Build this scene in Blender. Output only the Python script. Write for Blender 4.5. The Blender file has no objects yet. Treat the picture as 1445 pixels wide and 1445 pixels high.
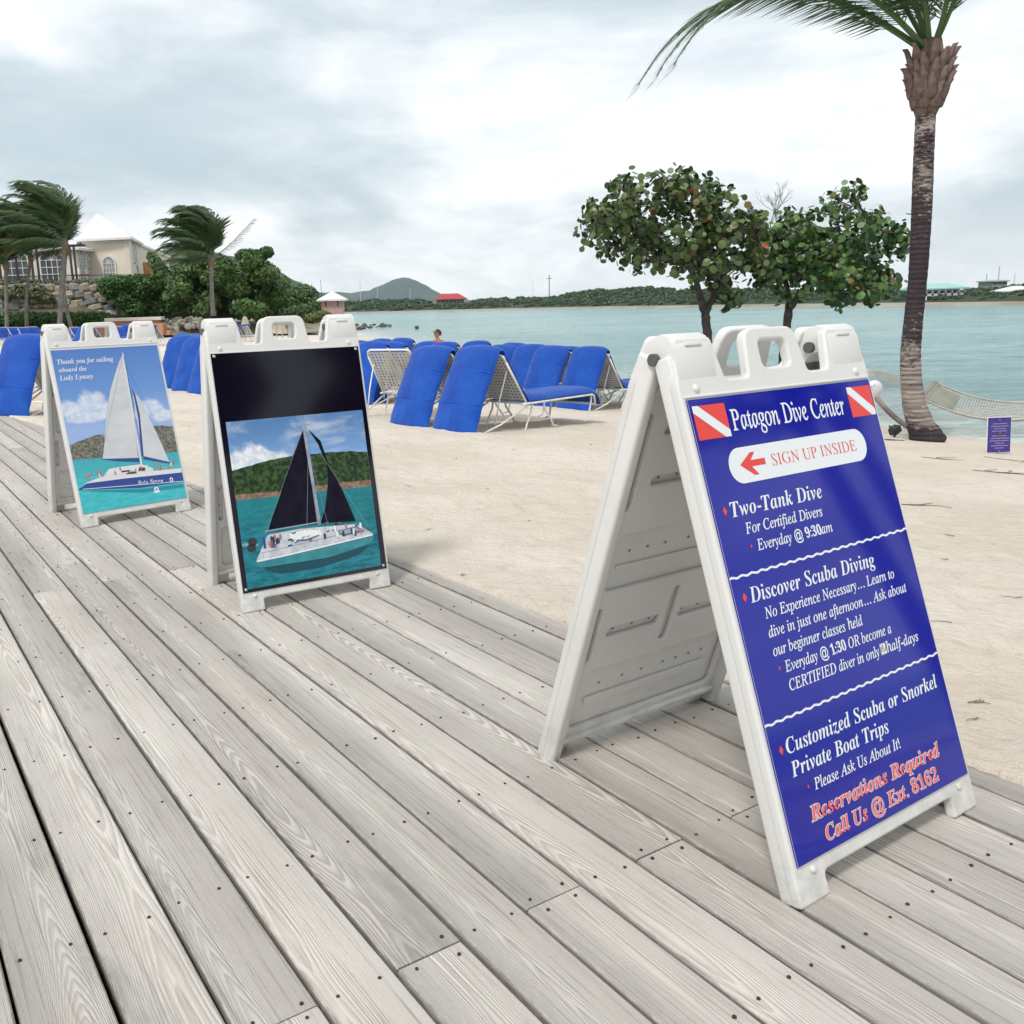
import bpy, bmesh, math, random
import numpy as np
from mathutils import Vector, Matrix
R = math.radians
SC = bpy.context.scene
COL = SC.collection
rnd = random.Random(7)

# ------------------------------------------------------------------ camera
F, CX, CY, PITCH, ROLL, CH = 1291.1, 592.1, 722.8, 0.22255, -0.030409, 1.1325
cp, sp, cr, sr = math.cos(PITCH), math.sin(PITCH), math.cos(ROLL), math.sin(ROLL)
FW = Vector((0, cp, -sp)); UP0 = Vector((0, sp, cp)); RT0 = Vector((1, 0, 0))
RT = cr * RT0 + sr * UP0
UP = -sr * RT0 + cr * UP0
cam = bpy.data.cameras.new('camera'); cam.sensor_width = 36; cam.lens = F * 36 / 1445
cam.shift_x = (722.5 - CX) / 1445; cam.shift_y = (CY - 722.5) / 1445
cam.clip_start = 0.05; cam.clip_end = 9000
camo = bpy.data.objects.new('camera', cam); COL.objects.link(camo)
camo.matrix_world = Matrix(((RT.x, UP.x, -FW.x, 0), (RT.y, UP.y, -FW.y, 0), (RT.z, UP.z, -FW.z, CH), (0, 0, 0, 1)))
SC.camera = camo
def ray(px, py):
    return FW + RT * ((px - CX) / F) - UP * ((py - CY) / F)
def at(px, py, Y):
    d = ray(px, py); return Vector((0, 0, CH)) + d * (Y / d.y)
def at_z(px, py, z):
    d = ray(px, py); return Vector((0, 0, CH)) + d * ((z - CH) / d.z)

# ------------------------------------------------------------------ node helper
class NT:
    def __init__(s, tree): s.t = tree
    def n(s, typ, ins=None, **kw):
        nd = s.t.nodes.new(typ)
        for k, v in kw.items(): setattr(nd, k, v)
        for k, v in (ins or {}).items(): s.put(nd.inputs[k], v)
        return nd
    def put(s, inp, v):
        if isinstance(v, bpy.types.NodeSocket): s.t.links.new(v, inp)
        elif isinstance(v, (tuple, list)) and inp.type == 'RGBA' and len(v) == 3: inp.default_value = (*v, 1)
        else: inp.default_value = v
    def m(s, op, a, b=0.0, c=None, clamp=False):
        nd = s.n('ShaderNodeMath', {0: a, 1: b}, operation=op); nd.use_clamp = clamp
        if c is not None: s.put(nd.inputs[2], c)
        return nd.outputs[0]
    def mix(s, f, a, b, bt='MIX'):
        nd = s.t.nodes.new('ShaderNodeMix'); nd.data_type = 'RGBA'; nd.blend_type = bt
        s.put(nd.inputs[0], f); s.put(nd.inputs[6], a); s.put(nd.inputs[7], b); return nd.outputs[2]
    def noise(s, vec, scale, detail=4, rough=0.55, dist=0.0):
        nd = s.n('ShaderNodeTexNoise', {'Scale': scale, 'Detail': detail, 'Roughness': rough, 'Distortion': dist})
        if vec is not None: s.put(nd.inputs['Vector'], vec)
        return nd.outputs[0]
    def mr(s, v, a, b, c=0.0, d=1.0, smooth=True):
        nd = s.n('ShaderNodeMapRange', {0: v, 1: a, 2: b, 3: c, 4: d}); nd.clamp = True
        if smooth: nd.interpolation_type = 'SMOOTHSTEP'
        return nd.outputs[0]
    def ramp(s, f, stops):
        nd = s.n('ShaderNodeValToRGB', {0: f}); e = nd.color_ramp.elements
        while len(e) < len(stops): e.new(0.5)
        for i, (p, c) in enumerate(stops): e[i].position = p; e[i].color = (*c, 1)
        return nd.outputs[0]
    def map(s, vec, scale=(1, 1, 1), loc=(0, 0, 0), rot=(0, 0, 0)):
        return s.n('ShaderNodeMapping', {'Vector': vec, 'Scale': scale, 'Location': loc, 'Rotation': rot}).outputs[0]
    def xyz(s, v):
        o = s.n('ShaderNodeSeparateXYZ', {0: v}).outputs; return o[0], o[1], o[2]
    def comb(s, x, y, z): return s.n('ShaderNodeCombineXYZ', {0: x, 1: y, 2: z}).outputs[0]
    def coord(s, k): return s.n('ShaderNodeTexCoord').outputs[k]
    def pos(s): return s.n('ShaderNodeNewGeometry').outputs['Position']
    def bump(s, h, strength=0.3, dist=0.01, normal=None):
        nd = s.n('ShaderNodeBump', {'Height': h, 'Strength': strength, 'Distance': dist})
        if normal is not None: s.put(nd.inputs['Normal'], normal)
        return nd.outputs[0]
def mat(name, col=(0.5, 0.5, 0.5), rough=0.5, spec=0.5, metal=0.0):
    m = bpy.data.materials.new(name); m.use_nodes = True
    b = m.node_tree.nodes['Principled BSDF']
    b.inputs['Base Color'].default_value = (*col, 1); b.inputs['Roughness'].default_value = rough
    b.inputs['Specular IOR Level'].default_value = spec; b.inputs['Metallic'].default_value = metal
    return m, NT(m.node_tree), b
def varied(name, a, b, scale=3.0, rough=0.6, spec=0.4, coord='Object', bumps=0.0, bscale=None, detail=5):
    m, t, p = mat(name, a, rough, spec)
    c = t.coord(coord)
    f = t.mr(t.noise(c, scale, detail, 0.6), 0.3, 0.7)
    t.put(p.inputs['Base Color'], t.mix(f, a, b))
    if bumps: t.put(p.inputs['Normal'], t.bump(t.noise(c, bscale or scale * 6, 4), bumps, 0.01))
    return m

# ------------------------------------------------------------------ world: cloudy sky
SUN_EL, SUN_AZ = R(56), R(215)      # azimuth from +Y clockwise: behind left of the camera
w = bpy.data.worlds.new('World'); SC.world = w; w.use_nodes = True
t = NT(w.node_tree); w.node_tree.nodes.clear()
sky = t.n('ShaderNodeTexSky'); sky.sky_type = 'NISHITA'; sky.sun_disc = False
sky.sun_elevation = SUN_EL; sky.sun_rotation = SUN_AZ
bg1 = t.n('ShaderNodeBackground', {0: sky.outputs[0], 1: 0.1})
d = t.coord('Generated'); x, y, z = t.xyz(d)
zz = t.m('MAXIMUM', z, 0.0)
den = t.m('ADD', zz, 0.26)
p = t.comb(t.m('DIVIDE', x, den), t.m('DIVIDE', y, den), 0.0)
n1 = t.noise(t.map(p, (1, 1, 1), (3.1, 0.4, 0)), 0.85, 8, 0.56, 0.6)
n2 = t.noise(t.map(p, (1, 1, 1), (9.3, 5.1, 0)), 2.6, 7, 0.60, 0.5)
n3 = t.noise(t.comb(t.m('MULTIPLY', x, 5.0), t.m('MULTIPLY', y, 5.0), t.m('MULTIPLY', z, 14.0)), 1.0, 7, 0.60, 0.5)
cv = t.m('ADD', t.m('MULTIPLY', n1, 0.62), t.m('ADD', t.m('MULTIPLY', n2, 0.18), t.m('MULTIPLY', n3, 0.2)))
cloud = t.ramp(cv, [(0.40, (0.47, 0.55, 0.60)), (0.46, (0.59, 0.665, 0.705)), (0.505, (0.72, 0.775, 0.81)), (0.57, (0.90, 0.92, 0.935))])
low = t.mr(z, 0.0, 0.10, 1.0, 0.0)      # paler towards the horizon
puff = t.mr(n3, 0.45, 0.62)
cloud = t.mix(t.m('MULTIPLY', low, 0.8), cloud, t.mix(puff, (0.70, 0.765, 0.81), (0.93, 0.945, 0.96)))
# one soft grey-blue bank over the left of the bay (a broad lump of cloud)
gb = t.m('MULTIPLY', t.mr(t.m('ADD', t.m('ABSOLUTE', t.m('SUBTRACT', z, 0.175)), t.m('MULTIPLY', t.m('SUBTRACT', n3, 0.5), 0.10)), 0.012, 0.085, 1.0, 0.0),
         t.mr(t.m('ADD', x, t.m('MULTIPLY', t.m('SUBTRACT', n2, 0.5), 0.5)), -0.30, 0.20, 1.0, 0.0))
cloud = t.mix(t.m('MULTIPLY', gb, 0.80), cloud, (0.455, 0.555, 0.605))
bg2 = t.n('ShaderNodeBackground', {0: cloud, 1: 1.0})
mx = t.n('ShaderNodeMixShader', {0: 0.93, 1: bg1.outputs[0], 2: bg2.outputs[0]})
wo = t.n('ShaderNodeOutputWorld', {0: mx.outputs[0]})
sun = bpy.data.lights.new('sun', 'SUN'); sun.energy = 1.9; sun.angle = R(11); sun.color = (1.0, 0.96, 0.9)
suno = bpy.data.objects.new('sun', sun); COL.objects.link(suno)
sd = Vector((math.sin(SUN_AZ) * math.cos(SUN_EL), math.cos(SUN_AZ) * math.cos(SUN_EL), math.sin(SUN_EL)))
suno.rotation_euler = sd.to_track_quat('Z', 'Y').to_euler()
SC.view_settings.view_transform = 'Standard'; SC.view_settings.look = 'None'
SC.view_settings.exposure = 0.36; SC.view_settings.gamma = 1.0
SC.view_settings.use_curve_mapping = False

# ------------------------------------------------------------------ object helpers
def link(name, me, parent=None, loc=None, rot=None):
    o = bpy.data.objects.new(name, me); COL.objects.link(o)
    if parent is not None: o.parent = parent
    if loc is not None: o.location = loc
    if rot is not None: o.rotation_euler = rot
    return o
def empty(name, loc=(0, 0, 0), rz=0.0):
    o = bpy.data.objects.new(name, None); COL.objects.link(o); o.location = loc; o.rotation_euler = (0, 0, rz); o.empty_display_size = 0.1
    return o
def tag(o, label=None, cat=None, group=None, kind=None):
    if label: o['label'] = label
    if cat: o['category'] = cat
    if group: o['group'] = group
    if kind: o['kind'] = kind
    return o
def copy_tree(o, parent=None):
    c = o.copy(); COL.objects.link(c)
    if parent is not None: c.parent = parent
    for ch in list(o.children): copy_tree(ch, c)
    return c
def mesh_np(name, V, Fq, m, smooth=False):
    me = bpy.data.meshes.new(name); V = np.asarray(V, np.float32); Fq = np.asarray(Fq, np.int32)
    me.vertices.add(len(V)); me.vertices.foreach_set('co', V.ravel())
    k = Fq.shape[1]; me.loops.add(Fq.size); me.polygons.add(len(Fq))
    me.loops.foreach_set('vertex_index', Fq.ravel())
    me.polygons.foreach_set('loop_start', np.arange(0, Fq.size, k, dtype=np.int32))
    me.polygons.foreach_set('loop_total', np.full(len(Fq), k, np.int32))
    me.polygons.foreach_set('use_smooth', np.full(len(Fq), smooth))
    me.update(calc_edges=True); me.validate()
    if m: me.materials.append(m)
    return me
class MB:
    def __init__(s): s.v = []; s.f = []
    def add(s, vs, fs):
        b = len(s.v); s.v += [tuple(v) for v in vs]; s.f += [tuple(i + b for i in f) for f in fs]; return s
    def box(s, c, size, M=None):
        hx, hy, hz = size[0] / 2, size[1] / 2, size[2] / 2
        vs = [Vector((sx * hx, sy * hy, sz * hz)) for sz in (-1, 1) for sy in (-1, 1) for sx in (-1, 1)]
        if M is not None: vs = [M @ v for v in vs]
        vs = [v + Vector(c) for v in vs]
        return s.add(vs, [(0, 2, 3, 1), (4, 5, 7, 6), (0, 1, 5, 4), (2, 6, 7, 3), (0, 4, 6, 2), (1, 3, 7, 5)])
    def tube(s, pts, r, seg=8, cap=True, flat=1.0):
        pts = [Vector(p) for p in pts]; n = len(pts)
        rr = r if isinstance(r, (list, tuple)) else [r] * n
        rings = []; prev = None
        for i, p in enumerate(pts):
            a = pts[max(i - 1, 0)]; b = pts[min(i + 1, n - 1)]; tn = (b - a).normalized()
            if prev is None:
                ref = Vector((0, 0, 1)) if abs(tn.z) < 0.9 else Vector((1, 0, 0))
                u = tn.cross(ref).normalized()
            else:
                u = (prev - tn * prev.dot(tn)).normalized()
            prev = u; v = tn.cross(u)
            rings.append([p + (u * math.cos(2 * math.pi * k / seg) + v * flat * math.sin(2 * math.pi * k / seg)) * rr[i] for k in range(seg)])
        vs = [q for rg in rings for q in rg]; fs = []
        for i in range(n - 1):
            for k in range(seg):
                a = i * seg + k; b = i * seg + (k + 1) % seg
                fs.append((a, b, b + seg, a + seg))
        if cap: fs.append(tuple(range(seg))[::-1]); fs.append(tuple((n - 1) * seg + k for k in range(seg)))
        return s.add(vs, fs)
    def prism(s, poly, h, axis='z', base=0.0):
        n = len(poly)
        def P(a, b, c):
            return {'z': (a, b, c), 'y': (a, c, b), 'x': (c, a, b)}[axis]
        vs = [P(a, b, base) for a, b in poly] + [P(a, b, base + h) for a, b in poly]
        fs = [tuple(range(n))[::-1], tuple(range(n, 2 * n))] + [(i, (i + 1) % n, n + (i + 1) % n, n + i) for i in range(n)]
        return s.add(vs, fs)
    def ball(s, c, r, seg=10, rings=6, jit=0.0, rg=None):
        c = Vector(c); r = Vector(r) if isinstance(r, (tuple, list)) else Vector((r, r, r))
        vs = [c + Vector((0, 0, r.z))]
        for i in range(1, rings):
            a = math.pi * i / rings
            for k in range(seg):
                b = 2 * math.pi * k / seg; j = 1 + (rg.uniform(-jit, jit) if rg else 0)
                vs.append(c + Vector((r.x * math.sin(a) * math.cos(b) * j, r.y * math.sin(a) * math.sin(b) * j, r.z * math.cos(a) * j)))
        vs.append(c - Vector((0, 0, r.z))); fs = []
        for k in range(seg): fs.append((0, 1 + k, 1 + (k + 1) % seg))
        for i in range(rings - 2):
            for k in range(seg):
                a = 1 + i * seg + k; b = 1 + i * seg + (k + 1) % seg; fs.append((a, a + seg, b + seg, b))
        L = len(vs) - 1; o = 1 + (rings - 2) * seg
        for k in range(seg): fs.append((L, o + (k + 1) % seg, o + k))
        return s.add(vs, fs)
    def mesh(s, name, m, smooth=False):
        me = bpy.data.meshes.new(name); me.from_pydata(s.v, [], s.f); 
        bm = bmesh.new(); bm.from_mesh(me); bmesh.ops.recalc_face_normals(bm, faces=bm.faces); bm.to_mesh(me); bm.free()
        if smooth: me.polygons.foreach_set('use_smooth', [True] * len(me.polygons))
        me.update()
        if m: me.materials.append(m)
        return me
    def obj(s, name, m, parent=None, smooth=False, bevel=0.0, seg=2, loc=None, rot=None):
        o = link(name, s.mesh(name, m, smooth), parent, loc, rot)
        if bevel: add_bevel(o, bevel, seg)
        return o
def add_bevel(o, wd, seg=2):
    b = o.modifiers.new('bevel', 'BEVEL'); b.width = wd; b.segments = seg; b.limit_method = 'ANGLE'; b.angle_limit = R(35); b.harden_normals = True
    o.data.polygons.foreach_set('use_smooth', [True] * len(o.data.polygons))
# numpy value noise
_rs = np.random.RandomState(3); _G = _rs.rand(256, 256)
def vnoise(x, y):
    x = np.asarray(x, float); y = np.asarray(y, float)
    xi = np.floor(x).astype(int); yi = np.floor(y).astype(int); fx = x - xi; fy = y - yi
    fx = fx * fx * (3 - 2 * fx); fy = fy * fy * (3 - 2 * fy)
    g = lambda a, b: _G[a & 255, b & 255]
    return (g(xi, yi) * (1 - fx) + g(xi + 1, yi) * fx) * (1 - fy) + (g(xi, yi + 1) * (1 - fx) + g(xi + 1, yi + 1) * fx) * fy
def fbm(x, y, o=4):
    s = 0; a = 0.5
    for i in range(o): s = s + a * vnoise(x * 2 ** i + 17.3 * i, y * 2 ** i - 9.1 * i); a *= 0.5
    return s

# ------------------------------------------------------------------ deck frame of reference, sand and sea heights
AL = -0.547854
DV = np.array([math.sin(AL), math.cos(AL)]); NV = np.array([math.cos(AL), -math.sin(AL)])
EDGE_D = [-8, 0.9, 1.76, 2.3, 3.5, 5.8, 8, 10.3, 12, 16, 60, 400]; EDGE_N = [2.35, 2.184, 2.116, 2.077, 1.994, 1.88, 1.79, 1.66, 1.47, 1.0, -6, -60]
SEA = -0.62
SHP = [(1700, 668), (1445, 627), (1325, 613), (1245, 601), (1000, 578), (860, 562), (770, 548), (690, 528), (600, 503), (540, 482), (500, 472)]
_sp = [at_z(px, py, SEA) for px, py in SHP]
_nd = sorted([(p.x * DV[0] + p.y * DV[1], p.x * NV[0] + p.y * NV[1]) for p in _sp])
SH_D = [-60, -20] + [a for a, b in _nd] + [80, 400, 3000]; SH_N = [30, 17] + [b for a, b in _nd] + [80 * 0.5, 200, 1500]
def sandz(x, y, detail=True):
    x = np.asarray(x, float); y = np.asarray(y, float)
    n = x * NV[0] + y * NV[1]; dd = x * DV[0] + y * DV[1]
    ne = np.interp(dd, EDGE_D, EDGE_N); ns = np.interp(dd, SH_D, SH_N)
    e = n - ne; tt = e / np.maximum(ns - ne, 1)
    z = np.where(tt < 1, SEA * np.clip(tt, 0, 1) ** 1.1, SEA - (tt - 1) * np.maximum(ns - ne, 1) * 0.05)
    z = np.maximum(z, -3)
    flat = np.clip((0.35 - e) / 0.3, 0, 1) * (dd < 17) * (e > -0.001)
    z = z * (1 - flat) + 0.010 * flat
    r = np.hypot(x, y)
    if detail:
        amp = np.clip(1.15 - tt, 0.1, 1) * np.clip(e * 2, 0.25, 1)
        z = z + amp * (0.052 * (fbm(x * 3.3, y * 3.3, 3) - 0.45) + 0.05 * (fbm(x * 0.9, y * 0.9, 2) - 0.4) * np.clip(e / 1.5, 0, 1))
        z = z + 0.018 * (vnoise(x * 9, y * 9) ** 1.5 - 0.4) * np.clip(e * 3, 0.3, 1) * np.clip(1.2 - tt, 0, 1)
    # under the boards
    en = e + 0.05 * (fbm(x * 6, y * 6, 2) - 0.4)
    under = np.clip(-(en + 0.0) / 0.10, 0, 1) * (dd < 16.2) * (dd > -8)
    z = z * (1 - under) + (-0.22) * under
    return z
def ground(px, py):
    d = ray(px, py); lo, hi = 0.5, 400.0
    for s in range(4000):
        tt = 0.8 * 1.004 ** s; P = Vector((0, 0, CH)) + d * tt
        if P.z <= float(sandz(P.x, P.y, False)): return Vector((P.x, P.y, float(sandz(P.x, P.y))))
        if tt > 300: break
    return at_z(px, py, -0.5)

def polar_mesh(name, zf, m, r0, r1, step, amin=-62, amax=62, da=0.25, coarse=6.0):
    rs = [r0]
    while rs[-1] < r1: rs.append(rs[-1] * (1 + step))
    rs = np.array(rs)
    a = np.concatenate([np.arange(amin, amax, da), np.arange(amax, 360 + amin, coarse)])
    a = np.radians(a); RR, AA = np.meshgrid(rs, a, indexing='ij')
    X = RR * np.sin(AA); Y = RR * np.cos(AA); Z = zf(X, Y)
    nr, na = X.shape
    V = np.stack([X.ravel(), Y.ravel(), Z.ravel()], 1)
    i = np.arange(nr - 1)[:, None] * na; j = np.arange(na)[None, :]; j2 = (j + 1) % na
    Fq = np.stack([(i + j), (i + j2), (i + na + j2), (i + na + j)], -1).reshape(-1, 4)[:, ::-1]
    c = len(V); V = np.vstack([V, [[0, 0, float(zf(np.array(0.), np.array(0.)))]]])
    me = mesh_np(name, V, Fq, m, True)
    return me

# ------------------------------------------------------------------ materials
def m_sand():
    m, t, b = mat('sand', (0.55, 0.46, 0.35), 0.95, 0.15)
    p = t.pos(); x, y, z = t.xyz(p)
    n1 = t.noise(p, 0.7, 5, 0.6); n2 = t.noise(p, 9.0, 5, 0.65); n3 = t.noise(p, 160.0, 3, 0.7)
    c = t.mix(t.mr(n1, 0.35, 0.65), (0.665, 0.585, 0.490), (0.745, 0.665, 0.570))
    c = t.mix(t.mr(n2, 0.50, 0.72, 0, 0.4), c, (0.52, 0.43, 0.33))
    c = t.mix(t.mr(n3, 0.58, 0.80, 0, 0.55), c, (0.28, 0.22, 0.16))
    # bits of weed and twig litter
    v = t.n('ShaderNodeTexVoronoi', {'Vector': t.map(p, (1, 1, 1)), 'Scale': 3.2}); 
    g = t.m('MULTIPLY', t.mr(v.outputs['Distance'], 0.02, 0.06, 1, 0), t.mr(t.noise(p, 1.3, 2), 0.52, 0.58))
    c = t.mix(t.m('MULTIPLY', g, 0.8), c, (0.14, 0.10, 0.07))
    wet = t.mr(z, -0.66, -0.56, 1.0, 0.0)
    c = t.mix(t.m('MULTIPLY', wet, 0.55), c, (0.42, 0.35, 0.26))
    t.put(b.inputs['Base Color'], c)
    t.put(b.inputs['Roughness'], t.m('SUBTRACT', 0.95, t.m('MULTIPLY', wet, 0.6)))
    b1 = t.bump(t.noise(p, 15.0, 6, 0.7), 0.85, 0.05)
    b2 = t.bump(n3, 0.35, 0.004, b1)
    t.put(b.inputs['Normal'], b2)
    return m
def m_sea():
    m, t, b = mat('sea_water', (0.2, 0.45, 0.45), 0.12, 0.5)
    p = t.pos(); x, y, z = t.xyz(p)
    att = t.n('ShaderNodeAttribute'); att.attribute_name = 'depth'; dep = att.outputs['Fac']
    n1 = t.noise(t.map(p, (0.05, 0.11, 1)), 1.0, 5, 0.6, 0.4)
    deep = t.mix(t.mr(n1, 0.35, 0.65), (0.20, 0.41, 0.42), (0.31, 0.53, 0.51))
    c = t.mix(t.mr(dep, 0.05, 0.75), (0.62, 0.68, 0.60), deep)
    foam = t.m('MULTIPLY', t.mr(dep, 0.0, 0.20, 1, 0), t.mr(t.noise(t.map(p, (1.2, 2.2, 1)), 1.6, 6, 0.6, 1.0), 0.50, 0.62))
    c = t.mix(t.m('MULTIPLY', foam, 0.6), c, (0.78, 0.80, 0.76))
    rp = t.m('ADD', t.m('MULTIPLY', t.noise(t.map(p, (0.45, 1.6, 1), rot=(0, 0, -0.12)), 1.0, 6, 0.62, 0.8), 0.6), t.m('MULTIPLY', t.noise(t.map(p, (1.6, 5.5, 1), rot=(0, 0, 0.1)), 1.0, 4, 0.6, 0.5), 0.4))
    c = t.mix(t.mr(rp, 0.49, 0.57, 0, 0.62), c, (0.14, 0.29, 0.31))  # light and shade of the ripples painted into the water colour
    c = t.mix(t.mr(rp, 0.36, 0.47, 0.5, 0), c, (0.42, 0.60, 0.58))
    t.put(b.inputs['Base Color'], c)
    w1 = t.noise(t.map(p, (0.9, 2.0, 1), rot=(0, 0, 0.25)), 0.9, 6, 0.6, 0.6)
    w2 = t.noise(t.map(p, (1.3, 3.4, 1), rot=(0, 0, -0.2)), 2.6, 5, 0.6, 0.5)
    h = t.m('ADD', w1, t.m('MULTIPLY', w2, 0.30))
    amp = t.mr(dep, 0.0, 0.5, 0.35, 1.0)
    nb = t.n('ShaderNodeBump', {'Height': t.m('MULTIPLY', h, amp), 'Strength': 1.0, 'Distance': 0.9})
    t.put(b.inputs['Normal'], nb.outputs[0]); t.put(b.inputs['Roughness'], 0.16)
    return m
def m_wood():
    m, t, b = mat('weathered_pine', (0.42, 0.4, 0.36), 0.8, 0.2)
    o = t.coord('Object'); info = t.n('ShaderNodeObjectInfo'); rn = info.outputs['Random']
    def rr(a, s, o2=0.0):      # pseudo random from object random
        return t.m('ADD', t.m('MULTIPLY', t.m('FRACT', t.m('MULTIPLY', rn, a)), s), o2)
    x, y, z = t.xyz(o)
    off = t.comb(rr(91.7, 60.0), rr(37.3, 40.0), rr(13.1, 50.0))
    so = t.n('ShaderNodeVectorMath', {0: o, 1: off}, operation='ADD').outputs[0]
    wob = t.m('MULTIPLY', t.m('SUBTRACT', t.noise(t.map(so, (1.1, 0.01, 1)), 1.0, 2, 0.5), 0.5), 0.05)
    yc = t.m('ADD', t.m('ADD', y, wob), rr(57.9, 0.11, -0.055))
    sm = t.m('MULTIPLY', t.m('SUBTRACT', t.noise(t.map(so, (1.0, 2.0, 1)), 0.62, 2, 0.45), 0.5), 19.0)
    k = rr(23.3, 900.0, 700.0)
    h = t.m('ADD', t.m('MULTIPLY', t.m('POWER', t.m('ABSOLUTE', yc), 1.75), t.m('MULTIPLY', k, 0.62)), sm)
    h = t.m('ADD', h, t.m('MULTIPLY', t.noise(t.map(so, (6, 60, 6)), 1.0, 3, 0.6), 0.35))
    ring = t.m('FRACT', t.m('MULTIPLY', h, 2.3))
    band = t.m('MULTIPLY', t.mr(ring, 0.0, 0.72, 0, 1), t.mr(ring, 0.80, 1.0, 1, 0))
    fib = t.noise(t.map(so, (3, 260, 30)), 1.0, 4, 0.65)
    fib2 = t.noise(t.map(so, (9, 900, 30)), 1.0, 2, 0.6)
    big = t.noise(so, 1.6, 4, 0.6)
    tone = rr(71.1, 0.22, -0.11)
    base = t.mix(t.mr(big, 0.3, 0.7), (0.52, 0.475, 0.425), (0.605, 0.56, 0.505))
    c = t.mix(t.m('MULTIPLY', band, rr(5.7, 0.36, 0.28)), base, (0.26, 0.225, 0.195))
    c = t.mix(t.mr(fib, 0.50, 0.70, 0, 0.62), c, (0.20, 0.175, 0.15))
    c = t.mix(t.mr(fib2, 0.55, 0.8, 0, 0.35), c, (0.66, 0.63, 0.58))
    st = t.mr(t.noise(t.map(so, (1.2, 5, 1)), 1.4, 5, 0.65), 0.56, 0.74, 0, 0.5)
    c = t.mix(st, c, (0.20, 0.19, 0.175))
    pk = t.mr(t.noise(t.map(so, (1, 3, 1)), 0.9, 3), 0.58, 0.7, 0, 0.22)
    c = t.mix(pk, c, (0.52, 0.40, 0.34))
    # knots
    v = t.n('ShaderNodeTexVoronoi', {'Vector': t.map(so, (1.0, 2.6, 0.01)), 'Scale': 1.15})
    kn = t.m('MULTIPLY', t.mr(v.outputs['Distance'], 0.010, 0.030, 1, 0), 0.8)
    c = t.mix(kn, c, (0.17, 0.13, 0.10))
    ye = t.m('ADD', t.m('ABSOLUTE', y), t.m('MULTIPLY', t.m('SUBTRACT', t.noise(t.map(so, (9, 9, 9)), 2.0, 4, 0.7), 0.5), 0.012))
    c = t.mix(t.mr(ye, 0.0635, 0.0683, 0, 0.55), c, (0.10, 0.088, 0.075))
    hsv = t.n('ShaderNodeHueSaturation', {'Color': c, 'Value': t.m('ADD', 1.0, tone), 'Saturation': 0.9})
    t.put(b.inputs['Base Color'], hsv.outputs[0])
    hb = t.m('ADD', t.m('MULTIPLY', band, 0.7), t.m('ADD', t.m('MULTIPLY', fib, 0.8), t.m('MULTIPLY', fib2, 0.4)))
    t.put(b.inputs['Normal'], t.bump(hb, 0.7, 0.0024))
    t.put(b.inputs['Roughness'], t.mr(band, 0, 1, 0.72, 0.9))
    return m
def leaf_mat(name, cols, rough=0.45, spec=0.35, red=None, trans=0.0):
    m, t, b = mat(name, cols[0], rough, spec)
    g = t.n('ShaderNodeNewGeometry'); r = g.outputs['Random Per Island']
    n = len(cols); c = t.ramp(r, [((i + 0.5) / n, q) for i, q in enumerate(cols)])
    c = t.mix(t.mr(t.noise(g.outputs['Position'], 0.05 if name == 'far_leaves' else 1.2, 3), 0.40, 0.60, 0, 0.6), c, cols[-1])
    if red:
        c = t.mix(t.m('GREATER_THAN', t.m('FRACT', t.m('MULTIPLY', r, 37.7)), red[0]), c, red[1])
    t.put(b.inputs['Base Color'], c)
    return m
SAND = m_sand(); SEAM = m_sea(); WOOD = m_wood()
M = {}
def plastic():
    m, t, b = mat('white_plastic', (0.74, 0.735, 0.71), 0.42, 0.4)
    o = t.coord('Object')
    f = t.mr(t.noise(o, 7.0, 6, 0.65), 0.48, 0.78, 0, 0.45)
    c = t.mix(f, (0.68, 0.67, 0.65), (0.56, 0.545, 0.515))
    sx = t.mr(t.noise(t.map(o, (40, 40, 3)), 1.0, 4, 0.7), 0.62, 0.8, 0, 0.25)
    c = t.mix(sx, c, (0.50, 0.485, 0.46))
    sp = t.mr(t.noise(o, 55.0, 4, 0.7), 0.66, 0.76, 0, 0.55)
    c = t.mix(sp, c, (0.32, 0.30, 0.27))
    x_, y_, z_ = t.xyz(o)
    gr = t.m('MULTIPLY', t.mr(z_, 0.0, 0.16, 1, 0), t.mr(t.noise(o, 14.0, 5, 0.7), 0.38, 0.62))
    c = t.mix(t.m('MULTIPLY', gr, 0.45), c, (0.36, 0.33, 0.28))
    t.put(b.inputs['Base Color'], c)
    t.put(b.inputs['Normal'], t.bump(t.noise(o, 90.0, 3), 0.16, 0.003))
    return m
M['plastic'] = plastic()
M['dimple'] = mat('dimple_shadow_paint', (0.25, 0.245, 0.235), 0.8, 0.2)[0]  # flat dark discs, painted shade inside the moulded dimples
M['pin'] = mat('grey_rubber_pin', (0.10, 0.10, 0.105), 0.6, 0.3)[0]
M['blue_panel'] = varied('blue_print', (0.004, 0.008, 0.27), (0.008, 0.014, 0.30), 3, 0.06, 0.42)
M['white_ink'] = mat('white_ink', (0.74, 0.77, 0.80), 0.35, 0.3)[0]
M['red_ink'] = mat('red_ink', (0.72, 0.065, 0.055), 0.35, 0.3)[0]
M['pink_ink'] = mat('pink_red_ink', (0.80, 0.12, 0.10), 0.35, 0.3)[0]
M['black_panel'] = mat('black_print', (0.004, 0.002, 0.010), 0.09, 0.55)[0]
M['steel'] = mat('steel_screw', (0.55, 0.55, 0.55), 0.35, 0.5, 0.9)[0]
M['nail'] = mat('rusty_nail', (0.055, 0.035, 0.025), 0.7, 0.4, 0.2)[0]
M['fabric'] = None
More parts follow.
